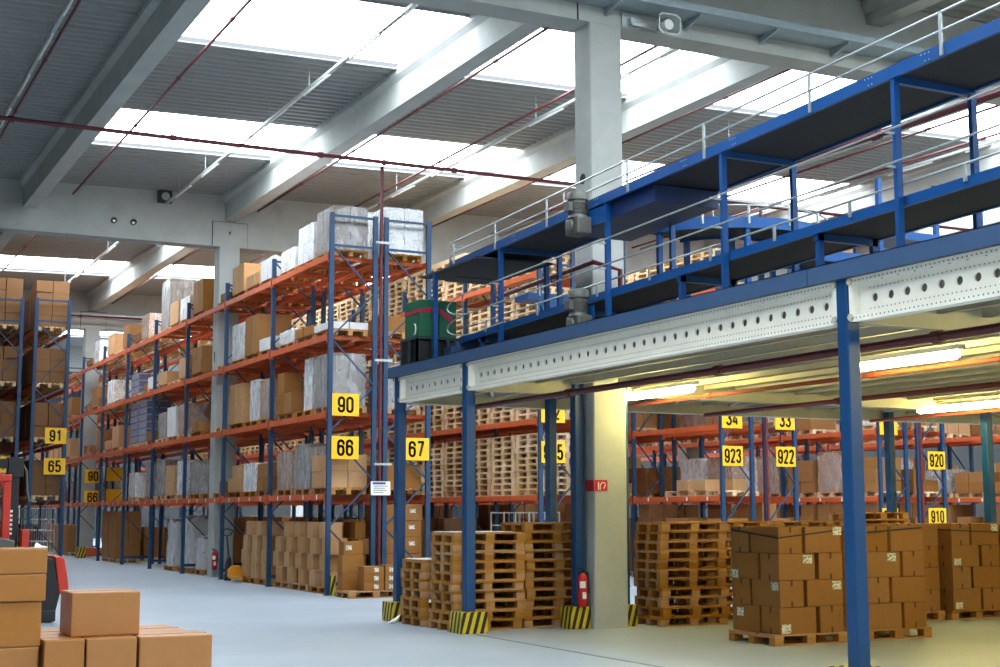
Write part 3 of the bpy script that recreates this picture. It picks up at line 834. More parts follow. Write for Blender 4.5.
# pallets standing empty in the racks
N_P = [0]
def pstack(no, bay, l, slot, n=10, named=False):
    x, y = slot_xy(no, bay, slot); z = shelf_z(l)
    for k in range(n):
        xx, yy = x + random.uniform(-.02, .02), y + random.uniform(-.025, .025)
        if named:
            pallet(xx, yy, z + k * .1445, PI / 2, 'empty pallet, %s up, %s' % (ORD[k], where(no, bay, l, slot)), 'empty pallets stacked on the racks', False, 'woodpale'); N_P[0] += 1
        else:
            pallet_stuff(xx, yy, z + k * .1445, PI / 2)
# rack 925: pallets
for bay in range(0, 8):
    for l in (1, 2, 3, 4):
        for s in range(3):
            n = [10, 10, 10, 7][l - 1] if l < 4 else random.choice((6, 6, 5))
            if l == 4: n = 7
            pstack('925', bay, l, s, n if (bay + s + l) % 5 else n - 1, bay < 2 and l in (1, 2) or bay == 1 and l > 2)
    for s in range(3):
        if bay > 1: pstack('925', bay, 0, s, 9, False)
        elif bay == 1: boxes('925', bay, 0, s, 4, 2, 2, 'kraftdark', False, .36, missing=.4)
for bay in range(0, 4):
    for s in range(3):
        pstack('923', bay, 4, s, 7, False); pstack('923', bay, 3, s, 9, False)
        pstack('924', bay, 4, s, 6, False)
# long boards lying on the pallets of the top shelf
for k in range(1, 6):
    y = 28.65 + k * BAY
    o = MB().box(15.6, 16.5, y + .1, y + 3.95, shelf_z(4) + 1.014, shelf_z(4) + 1.13).build('board_pile', 'board')
    tag(o, 'long pale boards lying on the pallet stacks, %s bay of the pallet rack' % ORD[k], 'boards')

# rack 66
wrapped('66', 0, 4, 0, .98, 'wrapgrey'); wrapped('66', 0, 4, 1, .85, 'wrapwhite'); wrapped('66', 0, 4, 2, .5, 'wrapwhite')
boxes('66', 1, 4, 0, 1, 2, 2, 'wrapwhite', True, .5); boxes('66', 1, 4, 1, 1, 2, 3, 'kraftlight', True, .32); boxes('66', 1, 4, 2, 1, 1, 2, 'kraftlight', True, .75)
boxes('66', 2, 4, 2, 1, 2, 2, 'kraft', True, .95)
boxes('66', 3, 4, 0, 2, 2, 3, 'wrapwhite', False, .33); boxes('66', 3, 4, 1, 1, 1, 2, 'kraftlight', False, .7); wrapped('66', 3, 4, 2, 1.55, 'wrapgrey')
wrapped('66', 4, 4, 1, .8, 'kraft'); boxes('66', 5, 4, 0, 2, 2, 2, 'kraft'); boxes('66', 5, 4, 2, 2, 2, 2, 'kraftlight'); wrapped('66', 6, 4, 1, .8, 'wrapwhite')
boxes('66', 0, 3, 0, 1, 2, 3, 'wrapwhite', True, .16); boxes('66', 0, 3, 1, 1, 2, 2, 'kraft', True, .22); wrapped('66', 0, 3, 2, .3, 'wrapwhite')
boxes('66', 1, 3, 0, 1, 2, 2, 'wrapwhite', True, .3); boxes('66', 1, 3, 1, 1, 1, 2, 'kraft', True, 1.0); wrapped('66', 1, 3, 2, .95, 'wrapwhite')
boxes('66', 2, 3, 2, 2, 2, 2, 'kraft'); boxes('66', 3, 3, 0, 2, 2, 2, 'kraftlight', False, .3); boxes('66', 3, 3, 2, 1, 2, 3, 'kraftlight', False, .4)
crates('66', 4, 3, 2, 3); boxes('66', 4, 3, 0, 1, 2, 2, 'wrapwhite'); wrapped('66', 5, 3, 2, .8, 'wrapwhite'); boxes('66', 6, 3, 1, 2, 2, 2, 'kraft')
wrapped('66', 0, 2, 0, 1.15, 'wrapgrey'); wrapped('66', 0, 2, 1, 1.2, 'wrapwhite', .6, .6); boxes('66', 0, 2, 2, 2, 2, 2, 'kraft', True, .5, missing=.4)
wrapped('66', 1, 2, 0, .95, 'kraft'); wrapped('66', 1, 2, 1, 1.05, 'wrapwhite', .7, .6); boxes('66', 1, 2, 2, 2, 1, 2, 'kraftlight', True, .52)
wrapped('66', 3, 2, 0, .9, 'kraft'); boxes('66', 3, 2, 1, 2, 1, 2, 'wrapwhite', False, .45); wrapped('66', 3, 2, 2, .8, 'wrapgrey')
crates('66', 4, 2, 1, 6); crates('66', 4, 2, 2, 6); boxes('66', 5, 2, 1, 2, 2, 2, 'kraftlight'); boxes('66', 6, 2, 0, 2, 2, 2, 'kraft')
boxes('66', 0, 1, 0, 2, 2, 3, 'kraftlight', True, .36, missing=.3); wrapped('66', 0, 1, 1, 1.0, 'wrapgrey'); wrapped('66', 0, 1, 2, .9, 'kraft')
boxes('66', 1, 1, 0, 2, 2, 2, 'kraft', True, .33, missing=.3); wrapped('66', 1, 1, 1, .7, 'wrapwhite'); boxes('66', 1, 1, 2, 2, 1, 3, 'kraftlight', True, .34, missing=.3)
wrapped('66', 2, 1, 2, .9, 'wrapgrey'); wrapped('66', 3, 1, 0, 1.0, 'wrapwhite'); boxes('66', 3, 1, 1, 2, 1, 2, 'kraftlight', False, .45); wrapped('66', 3, 1, 2, 1.1, 'wrapgrey'); wrapped('66', 4, 1, 0, 1.1, 'wrapgrey')
wrapped('66', 4, 1, 2, .8, 'wrapwhite')
# rack 67
wrapped('67', 0, 4, 0, 1.06, 'wrapwhite', .95, 1.1); wrapped('67', 0, 4, 1, 1.2, 'wrapwhite'); boxes('67', 1, 4, 1, 2, 2, 2, 'kraftlight'); wrapped('67', 2, 4, 0, 1.0, 'wrapgrey')
boxes('67', 0, 3, 0, 1, 1, 1, 'kraft', True, .36); boxes('67', 1, 3, 2, 2, 2, 2, 'kraft'); wrapped('67', 0, 2, 0, 1.0, 'wrapgrey'); wrapped('67', 2, 2, 1, 1.0, 'wrapgrey')
boxes('67', 0, 1, 0, 1, 1, 2, 'kraft', True, .52); boxes('67', 1, 1, 1, 2, 2, 2, 'kraft'); boxes('67', 1, 0, 1, 4, 2, 2, 'kraft', False, .36); boxes('67', 2, 0, 1, 3, 2, 2, 'kraft', False, .36); boxes('67', 1, 2, 2, 2, 2, 2, 'kraft'); boxes('67', 3, 1, 1, 2, 2, 2, 'kraft'); boxes('67', 3, 2, 1, 2, 2, 2, 'kraftlight')
boxes('67', 0, 0, 0, 5, 2, 2, 'kraft', True, .355, labs=True, fx=.95)
boxes('67', 0, 0, 2, 4, 2, 2, 'kraft', False, .36); boxes('67', 3, 0, 0, 4, 2, 2, 'kraft', False, .36)
# racks under the platform
for no in ('923', '921', '919', '922', '920', '918', '924'):
    rn = random.Random(int(no))
    for bay in range(0, 3):
        for s in range(3):
            for l in (0, 1, 2):
                k = rn.random()
                if no in ('921', '920') and bay == 2 and s == 1: continue
                if l == 0: boxes(no, bay, 0, s, rn.choice((4, 5)), 2, 2, rn.choice(('kraft', 'kraftdark', 'kraft')), False, .36, missing=.3); continue
                if no == '923' and l == 2 and bay == 0: continue
                if no in ('923', '924') and l == 1:
                    if k < .45: boxes(no, bay, l, s, 1, 2, 2, 'kraftlight', bay == 0 and no == '923', .28, missing=.3)
                    continue
                if no in ('921', '920') and bay == 2 and s == 1: continue
                if k < .55: boxes(no, bay, l, s, rn.choice((2, 2, 3)) if l else rn.choice((2, 3, 4)), 2, rn.choice((2, 3)), rn.choice(('kraft', 'kraftlight', 'kraft')), bay == 0 and s < 2 and l == 1 and no in ('921', '919', '920', '923'), rn.choice((.3, .36)), labs=False, missing=.25)
                elif k < .8: wrapped(no, bay, l, s, rn.choice((.7, .9, 1.1)), rn.choice(('wrapgrey', 'kraft', 'wrapwhite')))
# racks 64 and 65 at the left
for no in ('64', '65'):
    for bay in range(0, 3):
        for l in (0, 1, 2, 3, 4):
            for s in range(3):
                if l == 0 and no == '65' and bay == 0: continue
                boxes(no, bay, l, s, 3 if l < 4 else (3 if s else 4), 2, 2, 'kraftdark', False if bay or s else True, .36 if l else .4, labs=(s == 0 and l in (1, 2)), fx=1.0, fy=1.18)
# far block
for bay in (7, 8, 9):
    for s in range(3):
        if bay == 7 and s < 2: continue
        boxes('66', bay, 0, s, 2, 1, 1, 'kraft', False, .55); boxes('66', bay, 2, s, 2, 2, 2, 'kraftlight'); boxes('66', bay, 3, s, 2, 2, 2, 'kraft'); wrapped('67', bay, 1, s, .9, 'wrapgrey')
boxes('66', 5, 0, 1, 3, 2, 2, 'kraft', False, .55); boxes('66', 5, 0, 2, 3, 2, 2, 'kraft', False, .55)

CAP[0] = 999
# floor cartons under rack 66: four pallets of cartons along the aisle
for p in range(5):
    y = 29.5 + p * 1.28
    pallet(10.90, y, 0, PI / 2, 'wooden pallet under the floor cartons of rack 66, %s from the rack end' % ORD[p])
rn = random.Random(40)
for k in range(4):
    y = 28.84 + (0, .2, .05, .26)[k]; q = 0
    while y < 35.3:
        L = rn.uniform(.34, .42); out = q % 2 == 0
        if y < 32.78 and y + L > 32.64: y = 32.78
        x0 = 10.48 if out else 10.48 + rn.uniform(.16, .3)
        carton_plain(x0 + .2, y + L / 2, .145 + k * .348, (.4, round(L, 2), .342),
                     'tan aisle floor carton under the rack, %s layer, %s along, %s' % (ORD[k], ORD[q] if q < 16 else 'last', 'flush' if out else 'set back'), 'kraftlight', 'tan cartons on the floor of the rack beside the aisle')
        if q < 2: carton_plain(11.31, y + L / 2, .145 + k * .348, (.24, round(L, 2), .342), 'brown carton at the rack end behind the tan row, %s layer, %s back' % (ORD[k], ORD[q]), 'kraft', 'brown cartons behind the tan floor row')
        y += L + rn.uniform(.0, .05); q += 1
# small pallet of parcels in front of the rack end
pallet(11.0, 27.75, 0, 0, 'small loaded pallet in front of the notice between racks 66 and 67')
for k in range(3):
    for q, (dx, w) in enumerate(((-.1, .44), (.34, .38))):
        if k == 2 and q == 0: d = (w, .36, .15)
        else: d = (w, .36, .17)
        carton_plain(11.0 + dx + .06, 27.57, .145 + k * .172, d, 'flat parcel in the %s layer of the rack end pallet, %s of its row' % (ORD[k], ORD[q]), 'kraft', 'parcels on the pallet at the rack end', ('y-', .05 if q == 0 else -.06, .08, .1, .09))
for k, (w, h) in enumerate(((.46, .36), (.48, .36), (.42, .28))):
    carton_plain(10.68, 28.02, .145 + sum((.36, .36, .28)[:k]) , (w, .3, h - .003), 'brown carton, %s from below, in the narrow pile at the rack end' % ORD[k], 'kraft', 'parcels on the pallet at the rack end', ('y-', -.1, .15, .13, .1) if k == 2 else None)
# wrapped white loads on the floor beyond the far column
for q, (y, h, lx) in enumerate(((40.05, .92, .55), (41.55, 1.5, .7), (43.2, 1.42, .7))):
    pallet(10.98, y, 0, PI / 2, 'wooden pallet under the wrapped floor load beyond the column, %s from the camera' % ORD[q], None, False)
    t = thing('wrapped_load', 'white film wrapped load on the aisle floor, %s beyond the far concrete column' % ORD[q], 'wrapped load', (10.98, y, .145))
    MB().box(10.98 - lx / 2, 10.98 + lx / 2, y - .42, y + .42, .145, .145 + h).build('goods_block', 'wrapgrey', t)
    f = MB(); rings = []; rn = random.Random(q)
    for k in range(9):
        r = []
        for j in range(28):
            a = 2 * PI * (j + .5) / 28; c, s = math.cos(a), math.sin(a); qq = 1 / max(abs(c), abs(s)) ** .85; w = 1.03 + rn.uniform(0, .07) - (.08 if k == 8 else 0)
            r.append((10.98 + lx / 2 * c * qq * w, y + .42 * s * qq * w, .15 + (h + .01) * k / 8))
        rings.append(r)
    loft(f, rings, False, True); f.build('stretch_film', 'filmthick', t, True)

rn = random.Random(9)
for bay in range(3, 7):
    for s_ in range(3):
        for l in (0, 2, 3):
            if l == 0 and bay == 6: continue
            if (bay, l, s_) not in ((3, 1, 1), (3, 0, 0), (3, 2, 1)) and rn.random() < .6: boxes('67', bay, l, s_, 3 if l == 0 else 2, 2, 2, rn.choice(('kraft', 'kraftlight')), False, .36)
for bay in range(3, 8):
    for s_ in range(3):
        if rn.random() < .8: boxes('924', bay, 0, s_, 4, 2, 2, 'kraft', False, .36)
rn = random.Random(21)
for no in ('66', '67'):
    for bay in range(0, 9):
        for l in (1, 2, 3, 4):
            if l == 1 and bay > 2: continue
            for s_ in range(3):
                if (no, bay, l, s_) in USED or (no == '66' and bay in (2, 7) and s_ == 1): continue
                if no == '66' and bay == 7 and s_ == 0: continue
                if rn.random() < .6: boxes(no, bay, l, s_, 1, 2, 3, rn.choice(('kraft', 'kraftlight', 'kraftdark')), False, rn.choice((.2, .3)), missing=.3)
                else:
                    x, y = slot_xy(no, bay, s_); pallet_stuff(x, y, shelf_z(l), PI / 2)
o = STUFFP.build('pallet_stock', 'woodstock'); tag(o, 'empty pale pallets filling the farther bays of the pallet racks', 'pallets', kind='stuff')
o = STUFFC.build('carton_stock', ['kraft', 'kraftlight', 'wrapwhite', 'kraftdark']); tag(o, 'cartons on the farther shelves of the racks', 'boxes', kind='stuff')

# ------------------------------------------------------------------ platform (mezzanine)
MZ = thing('steel_platform', 'raised steel platform with blue posts and white perforated edge beam', 'platform', (9.04, 10.45, 0))
PX, PY = 9.04, [21.5, 18.88, 10.45, 2.0]
def post(x, y, guard=True, w=.155, h=3.97, side=None):
    c = .012; a = w / 2
    m = MB().prism([(x - a + c, y - a), (x + a - c, y - a), (x + a, y - a + c), (x + a, y + a - c), (x + a - c, y + a), (x - a + c, y + a), (x - a, y + a - c), (x - a, y - a + c)], 'z', 0, h)
    p = m.build('post', 'blue', MZ)
    if guard:
        g = .21
        MB().box(x - g, x + g, y - g, y + g, 0, .31).build('guard_block', 'hazard', p, bevel=.01)
for y in PY: post(PX, y)
post(10.88, 18.86, False); post(11.71, 18.9, False)
MB().box(10.66, 11.0, 18.7, 19.02, 0, .33).build('guard_block', 'hazard', MZ); MB().box(11.63, 11.86, 18.74, 19.04, 0, .33).build('guard_block', 'hazard', MZ)
for x, y in ((11.85, 21.45), (19.55, 21.5), (19.5, 18.9), (27.2, 21.5), (27.2, 18.9), (27.2, 10.45), (19.5, 10.45), (19.5, 2.0)): post(x, y, False)
# fascia, in panels
ys = [21.78, 19.4, 15.2, 10.9, 6.6, 2.3, .2]
for a, b in zip(ys, ys[1:]):
    MB().box(8.925, 8.955, b + .006, a - .006, 3.962, 4.135).box(8.925, 9.1, b + .006, a - .006, 4.125, 4.135).build('fascia_panel', 'fascia', MZ)
# perforated edge beams with round holes
def cell_beam(y0, y1, x=8.985, z0=3.535, z1=3.962):
    m = MB(); zc0, zc1 = z0 + .06, z1 - .06; zm = (zc0 + zc1) / 2
    n = max(1, int((y1 - y0 - .3) / .215)); p = (y1 - y0 - .3) / n; xx = x + .085
    m.box(x, x + .13, y0, y1, z1 - .012, z1); m.box(x, x + .006, y0, y1, z1 - .06, z1 - .012)
    m.box(x, x + .13, y0, y1, z0, z0 + .012); m.box(x, x + .006, y0, y1, z0 + .012, z0 + .06)
    m.box(xx, xx + .006, y0, y0 + .15, z0, z1); m.box(xx, xx + .006, y1 - .15, y1, z0, z1)
    r = .042; N = 16
    for k in range(n):
        yc = y0 + .15 + (k + .5) * p; i = len(m.v)
        for j in range(N):
            a = 2 * PI * (j + .5) / N; c, s = math.cos(a), math.sin(a); q = 1 / max(abs(c) / (p / 2), abs(s) / ((z1 - z0) / 2 - .012))
            m.v.append((xx, yc + c * q, zm + s * q)); m.v.append((xx, yc + c * r, zm + s * r)); m.v.append((xx + .02, yc + c * r, zm + s * r))
        for j in range(N):
            a, b = i + 3 * j, i + 3 * ((j + 1) % N)
            m.f.append((a, b, b + 1, a + 1)); m.m.append(0); m.f.append((a + 1, b + 1, b + 2, a + 2)); m.m.append(0)
        # square off the four corners of the cell
        for sy in (-1, 1):
            for sz in (-1, 1): pass
    MB().box(xx + .03, xx + .036, y0 + .06, y1 - .06, z0 + .02, z1 - .02).build('backing_plate', 'underdeck', MZ)
    m.use(1)
    ny = int((y1 - y0) / .055)
    for k in range(ny):
        yy = y0 + .03 + k * .055
        for z in (z1 - .035, z0 + .035): m.disc((x - .001, yy, z), .0085, 'x', 6)
        for z in (zm + .1, zm - .1): 
            if .16 < yy - y0 < y1 - y0 - .16: m.disc((xx - .001, yy, z), .0075, 'x', 6)
    m.use(0)
    for yy in (y0, y1 - .05): m.box(x - .004, x + .13, yy, yy + .05, z0, z1)
    m.build('edge_beam', ['white', 'hole'], MZ)
cell_beam(18.97, 21.40); cell_beam(10.54, 18.79); cell_beam(2.1, 10.36)
mb = MB()
for y in PY[:3]:
    for s in (-1, 1):
        for z in (3.58, 3.92): mb.tube([(8.96, y + s * .115, z), (8.99, y + s * .115, z)], .035, 6)
mb.build('bolt_plate', 'cream', MZ)
# cross beams and joists
for y in (21.62, 18.88, 10.45, 2.0):
    m = MB()
    for xa, xb in (((9.12, 10.97), (11.67, 40)) if y == 18.88 else ((9.12, 40),)): m.box(xa, xb, y - .06, y + .06, 3.54, 3.56).box(xa, xb, y - .06, y + .06, 3.94, 3.96).box(xa, xb, y - .006, y + .006, 3.54, 3.96)
    m.build('cross_beam', 'cream', MZ)
for k in range(38):
    x = 9.55 + k * .62
    m = MB()
    for ya, yb in (((.2, 18.5), (19.2, 21.6)) if 10.9 < x < 11.7 else ((.2, 21.6),)):
        m.box(x, x + .006, ya, yb, 3.70, 3.955).box(x, x + .09, ya, yb, 3.70, 3.708).box(x, x + .09, ya, yb, 3.948, 3.955).box(x + .084, x + .09, ya, yb, 3.70, 3.735)
    m.build('joist', 'cream', MZ)
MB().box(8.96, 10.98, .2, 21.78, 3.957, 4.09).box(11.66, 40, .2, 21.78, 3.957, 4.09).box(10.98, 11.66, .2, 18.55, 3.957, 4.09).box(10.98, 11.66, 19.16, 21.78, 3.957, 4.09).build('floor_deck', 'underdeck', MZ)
m = MB()
for k in range(200):
    x = 9.2 + k * .15
    if 10.9 < x < 11.7: continue
    m.box(x, x + .07, .2, 21.7, 3.925, 3.957)
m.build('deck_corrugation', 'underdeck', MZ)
MB().box(9.14, 40, 21.70, 21.78, 3.54, 3.95).build('end_fascia', 'cream', MZ)
m = MB()
for k in range(14):
    m.bar((9.7 + k * 1.24, 19.5, 3.70), (10.7 + k * 1.24, 21.4, 3.70), .05, .012)
m.build('tie_strap', 'cream', MZ)

def tube_light(x, y0, y1, z, label, on=True):
    t = thing('fluorescent_light', label, 'ceiling light', (x, y0, z))
    MB().box(x - .06, x + .06, y0 - .05, y1 + .05, z + .05, z + .11).build('housing', 'whiteink', t)
    MB().tube([(x, y0, z), (x, y0 + .06, z), (x, y1 - .06, z), (x, y1, z)], [.03, .055, .055, .03], 12).build('lamp_tube', 'lampon', t, True)
    MB().tube([(x, y0 + .3, z + .1), (x, y0 + .3, 3.74)], .008, 5).tube([(x, y1 - .3, z + .1), (x, y1 - .3, 3.74)], .008, 5).build('hanger', 'galv', t)
tube_light(11.95, 17.25, 19.1, 3.56, 'glowing tube light under the platform beside the concrete column')
tube_light(12.1, 12.1, 13.85, 3.56, 'glowing tube light under the platform right of the near post')
tube_light(18.35, 17.35, 19.4, 3.56, 'glowing tube light under the platform at the right photo edge')
for x, y in ((12.1, 7.0), (18.35, 12.2), (18.35, 7.0), (24.6, 17.4), (24.6, 12.2), (24.6, 7)): tube_light(x, y, y + 1.8, 3.56, 'tube light under the platform outside the photo, %s metres across and %s along' % (ORD[int(x) % 16], ORD[int(y) % 16]))
pipe([(10.05, 3.0, 3.45), (10.05, 21.3, 3.45)], .045, 'dark red pipe under the platform just behind the white edge beam')
pipe([(12.5, 3.0, 3.5), (12.5, 21.3, 3.5)], .03, 'thin orange red pipe under the platform beside the tube lights', 'pipeorange')
pipe([(15.0, 3.0, 3.5), (15.0, 21.3, 3.5)], .04, 'dark red pipe deep under the platform')
pipe([(18.9, 3.0, 3.5), (18.9, 21.3, 3.5)], .03, 'thin red pipe beside the farthest tube light', 'pipeorange')

# ------------------------------------------------------------------ conveyors on the platform
def zu(y): return 5.875 + .0300 * (18.95 - y)
def zl(y): return 4.635 + .0245 * (18.2 - y)
CF, CB = 9.60, 10.66
def sloped(m, x0, x1, ya, yb, zf, dz0, dz1):
    i = len(m.v)
    for yy in (ya, yb):
        z = zf(yy)
        m.v += [(x0, yy, z + dz0), (x1, yy, z + dz0), (x1, yy, z + dz1), (x0, yy, z + dz1)]
    m.f += [(i, i + 1, i + 2, i + 3), (i + 7, i + 6, i + 5, i + 4)] + [(i + k, i + 4 + k, i + 4 + (k + 1) % 4, i + (k + 1) % 4) for k in range(4)]
    m.m += [m.cur] * 6
UC = thing('belt_conveyor', 'long upper blue belt conveyor on tall legs over the platform', 'conveyor', (10.1, 18, 4.13))
YN1 = 0.6
for nm_, x in (('side_rail', CF), ('side_rail', CB)):
    m = MB(); sloped(m, x - .02, x + .02, 20.75, YN1, zu, -.125, 0); m.build(nm_, 'convblue', UC)
m = MB(); sloped(m, CF + .02, CB - .02, 20.75, YN1, zu, -.10, -.085); m.build('under_plate', 'belt', UC)
m = MB(); sloped(m, CF + .05, CB - .05, 20.75, YN1, zu, -.04, -.02); m.build('belt', 'black', UC)
m = MB(); m.use(0)
for y in (13.9, 12.9, 10.6, 9.8, 16.0, 15.2, 18.4):
    for q in range(3):
        m.tube([(CF - .025, y + q * .05, zu(y) - .03), (CF - .018, y + q * .05, zu(y) - .03)], .008, 6)
        if q < 2: m.tube([(CF - .025, y + q * .05, zu(y) - .10), (CF - .018, y + q * .05, zu(y) - .10)], .008, 6)
m.build('bolt', 'galv', UC)
# curved end housing
m = MB(); pts = []
for k in range(9):
    a = PI / 2 * k / 8; pts.append((CF + .25 - .25 * math.cos(a), 20.75 + .25 * math.sin(a)))
for k in range(8):
    (xa, ya), (xb, yb) = pts[k], pts[k + 1]
    m.prism([(xa, ya), (xb, yb), (xb + .01, yb - .01), (xa + .015, ya - .005)], 'z', zu(20.8) - .19, zu(20.8) + .06)
m.build('end_housing', 'fascia', UC)
MB().box(CF + .2, CB, 20.9, 21.4, zu(21) - .2, zu(21) - .16).box(CF - .28, CB, 19.2, 21.35, zu(20) - .22, zu(20) - .19).build('end_plate', 'belt', UC)
LEGY = [18.98, 15.83, 13.22, 10.33, 7.5, 4.6]
for y in LEGY:
    for x in (CF + .03, CB):
        w = .036
        m = MB().box(x - w, x + w, y - w + .01, y + w - .01, 4.09, zu(y) - .1)
        m.build('leg', 'convblue', UC)
    m = MB().box(CF, CB, y - .03, y + .03, zu(y) - .17, zu(y) - .10); m.build('cross_member', 'convblue', UC)
for x, y in ((9.36, 20.82), (10.66, 21.3), (10.66, 19.4)): MB().box(x - .033, x + .033, y - .033, y + .033, 4.09, zu(20) - .2).build('leg', 'convblue', UC)
# handrail of the upper conveyor
m = MB()
for dz in (.30, .12):
    pts = [(CF - .03, YN1, zu(YN1) + dz), (CF - .03, 20.6, zu(20.6) + dz)]
    for k in range(1, 9):
        a = PI * .75 * k / 8; pts.append((CF - .03 + .18 - .18 * math.cos(a), 20.6 + .3 * math.sin(a), zu(20.7) + dz - (.02 * k if dz < .2 else 0)))
    m.tube(pts, .013, 6)
m.build('handrail', 'galv', UC, True)
for y in (20.55, 19.05, 17.4, 15.22, 13.5, 11.55, 9.62, 7.8):
    m = MB().box(CF - .045, CF - .025, y - .018, y + .018, zu(y) - .12, zu(y) + .31); m.build('stanchion', 'galv', UC)

LF, LB = 9.71, 10.57
LC = thing('belt_conveyor', 'long lower blue belt conveyor just above the platform edge', 'conveyor', (10.1, 18, 4.13))
for x in (LF, LB):
    m = MB(); sloped(m, x - .02, x + .02, 20.6, YN1, zl, -.105, 0); m.build('side_rail', 'convblue', LC)
m = MB(); sloped(m, LF + .02, LB - .02, 20.6, YN1, zl, -.09, -.075); m.build('under_plate', 'belt', LC)
m = MB(); sloped(m, LF + .05, LB - .05, 20.6, YN1, zl, -.04, -.02); m.build('belt', 'black', LC)
m = MB(); m.tube([(LF - .03, YN1, zl(YN1) + .12), (LF - .03, 20.5, zl(20.5) + .12)], .013, 6); m.build('handrail', 'galv', LC, True)
for y in (19.6, 17.9, 16.2, 14.9, 13.57, 12.35, 11.1, 9.5, 8.4):
    MB().box(LF - .045, LF - .025, y - .018, y + .018, zl(y) - .05, zl(y) + .12).build('stanchion', 'galv', LC)
for y in (19.9, 17.0, 14.3, 11.7, 9.0):
    MB().box(LF + .02, LF + .09, y - .03, y + .03, 4.09, zl(y) - .09).box(LB - .09, LB - .02, y - .03, y + .03, 4.09, zl(y) - .09).box(LF, LB, y - .03, y + .03, zl(y) - .17, zl(y) - .09).build('support', 'convblue', LC)
MB().box(9.55, 9.62, 20.6, 20.9, 4.13, 4.42).box(9.62, 10.6, 20.6, 20.8, 4.2, 4.5).build('end_housing', 'fascia', LC)

m = MB(); sloped(m, CF + .07, CB, 16.9, 14.75, zu, -.34, -.12); m.build('drive_housing', 'navy', UC)
pipe([(11.0, 4.0, 6.02), (11.0, 16.2, 6.06)], .045, 'dark red pipe running right behind the upper conveyor')
# gear motors
def motor(parent, x, y, z):
    g = MB()
    g.box(x - .13, x + .1, y - .17, y + .17, z - .26, z - .02)
    g.tube([(x - .14, y, z - .14), (x - .18, y, z - .14)], [.10, .09], 14)
    gb = g.build('gearbox', 'motor', parent, bevel=.03)
    MB().tube([(x - .02, y, z - .03), (x - .02, y, z + .02), (x - .02, y, z + .24), (x - .02, y, z + .30)], [.15, .12, .12, .12], 16).build('motor_body', 'motor', gb, True)
    m = MB()
    for k in range(6): m.tube([(x - .02, y, z + .03 + k * .028), (x - .02, y, z + .04 + k * .028)], .135, 14)
    m.build('cooling_fin', 'motor', gb)
    MB().tube([(x - .02, y, z + .22), (x - .02, y, z + .30), (x - .02, y, z + .335), (x - .02, y, z + .35)], [.145, .145, .12, .06], 16).build('fan_cover', 'motor', gb, True)
    MB().box(x - .2, x - .13, y - .06, y + .08, z + .06, z + .18).build('terminal_box', 'motor', gb)
t = thing('drive_unit', 'grey gear motor on a blue plate at the upper conveyor beside the column', 'motor', (9.42, 16.6, 5.7))
motor(t, 9.44, 16.25, 5.72)
MB().box(9.555, 9.575, 15.75, 16.75, 5.58, 5.80).build('mount_plate', 'convblue', t)
t = thing('drive_unit', 'grey gear motor at the lower conveyor just above the platform edge', 'motor', (9.42, 16.6, 4.4))
motor(t, 9.44, 16.25, 4.38)
MB().box(9.555, 9.575, 16.1, 16.75, 4.22, 4.50).build('mount_plate', 'convblue', t)

# long pipe guard rails between the two conveyors with looped ends
t = thing('guard_rail', 'pair of thin grey guard rails with looped ends along the conveyors', 'railing', (9.42, 20.8, 4.13))
def gz(y, h): return h + .028 * (18 - y)
MB().tube([(9.46, YN1, gz(YN1, 5.235)), (9.46, 19.6, gz(19.6, 5.235))] + [(9.46, 19.6 + .97 * math.sin(PI * k / 10), 5.19 - .175 + .175 * math.cos(PI * k / 10)) for k in range(1, 11)], .0115, 7).build('rail', 'galv', t, True)
MB().tube([(9.46, YN1, gz(YN1, 4.895)), (9.46, 19.6, gz(19.6, 4.895))] + [(9.46, 19.6 + .97 * math.sin(PI * k / 10), 4.85 - .17 + .17 * math.cos(PI * k / 10)) for k in range(1, 11)] + [(9.46, 18.6, 4.56)], .0115, 7).build('rail', 'galv', t, True)
for y in LEGY:
    for h in (5.235, 4.895): MB().box(9.44, CF, y - .012, y + .012, gz(y, h) - .012, gz(y, h) + .012).build('clip', 'galv', t)

# curved belt conveyor behind and its legs
CC = thing('curved_conveyor', 'blue curved belt conveyor bending round behind the two straight conveyors', 'conveyor', (12.9, 15.4, 4.13))
cx, cy, ro, ri = 12.45, 17.32, 1.68, .80
def arc(r0, r1, z0, z1, a0, a1, n=24):
    m = MB()
    for k in range(n):
        t0 = a0 + (a1 - a0) * k / n; t1 = a0 + (a1 - a0) * (k + 1) / n
        m.prism([(cx + r0 * math.cos(t0), cy + r0 * math.sin(t0)), (cx + r1 * math.cos(t0), cy + r1 * math.sin(t0)), (cx + r1 * math.cos(t1), cy + r1 * math.sin(t1)), (cx + r0 * math.cos(t1), cy + r0 * math.sin(t1))], 'z', z0, z1)
    return m
A0, A1 = math.radians(195), math.radians(350)
zc = 5.86
arc(ro - .03, ro, zc - .16, zc, A0, A1).build('outer_rail', 'convblue', CC)
arc(ri, ri + .03, zc - .16, zc, A0, A1).build('inner_rail', 'convblue', CC)
arc(ri + .03, ro - .03, zc - .12, zc - .1, A0, A1).build('under_plate', 'belt', CC)
arc(ri + .03, ro - .03, zc - .05, zc - .03, A0, A1).build('belt', 'black', CC)
m = MB(); m.tube([(cx + ro * math.cos(A0 + (A1 - A0) * k / 24), cy + ro * math.sin(A0 + (A1 - A0) * k / 24), zc + .16) for k in range(25)], .013, 6); m.build('handrail', 'galv', CC, True)
for k in range(7):
    a = A0 + (A1 - A0) * (k + .5) / 7; x, y = cx + (ro + .01) * math.cos(a), cy + (ro + .01) * math.sin(a)
    MB().box(x - .015, x + .015, y - .015, y + .015, zc - .1, zc + .17).build('stanchion', 'galv', CC)
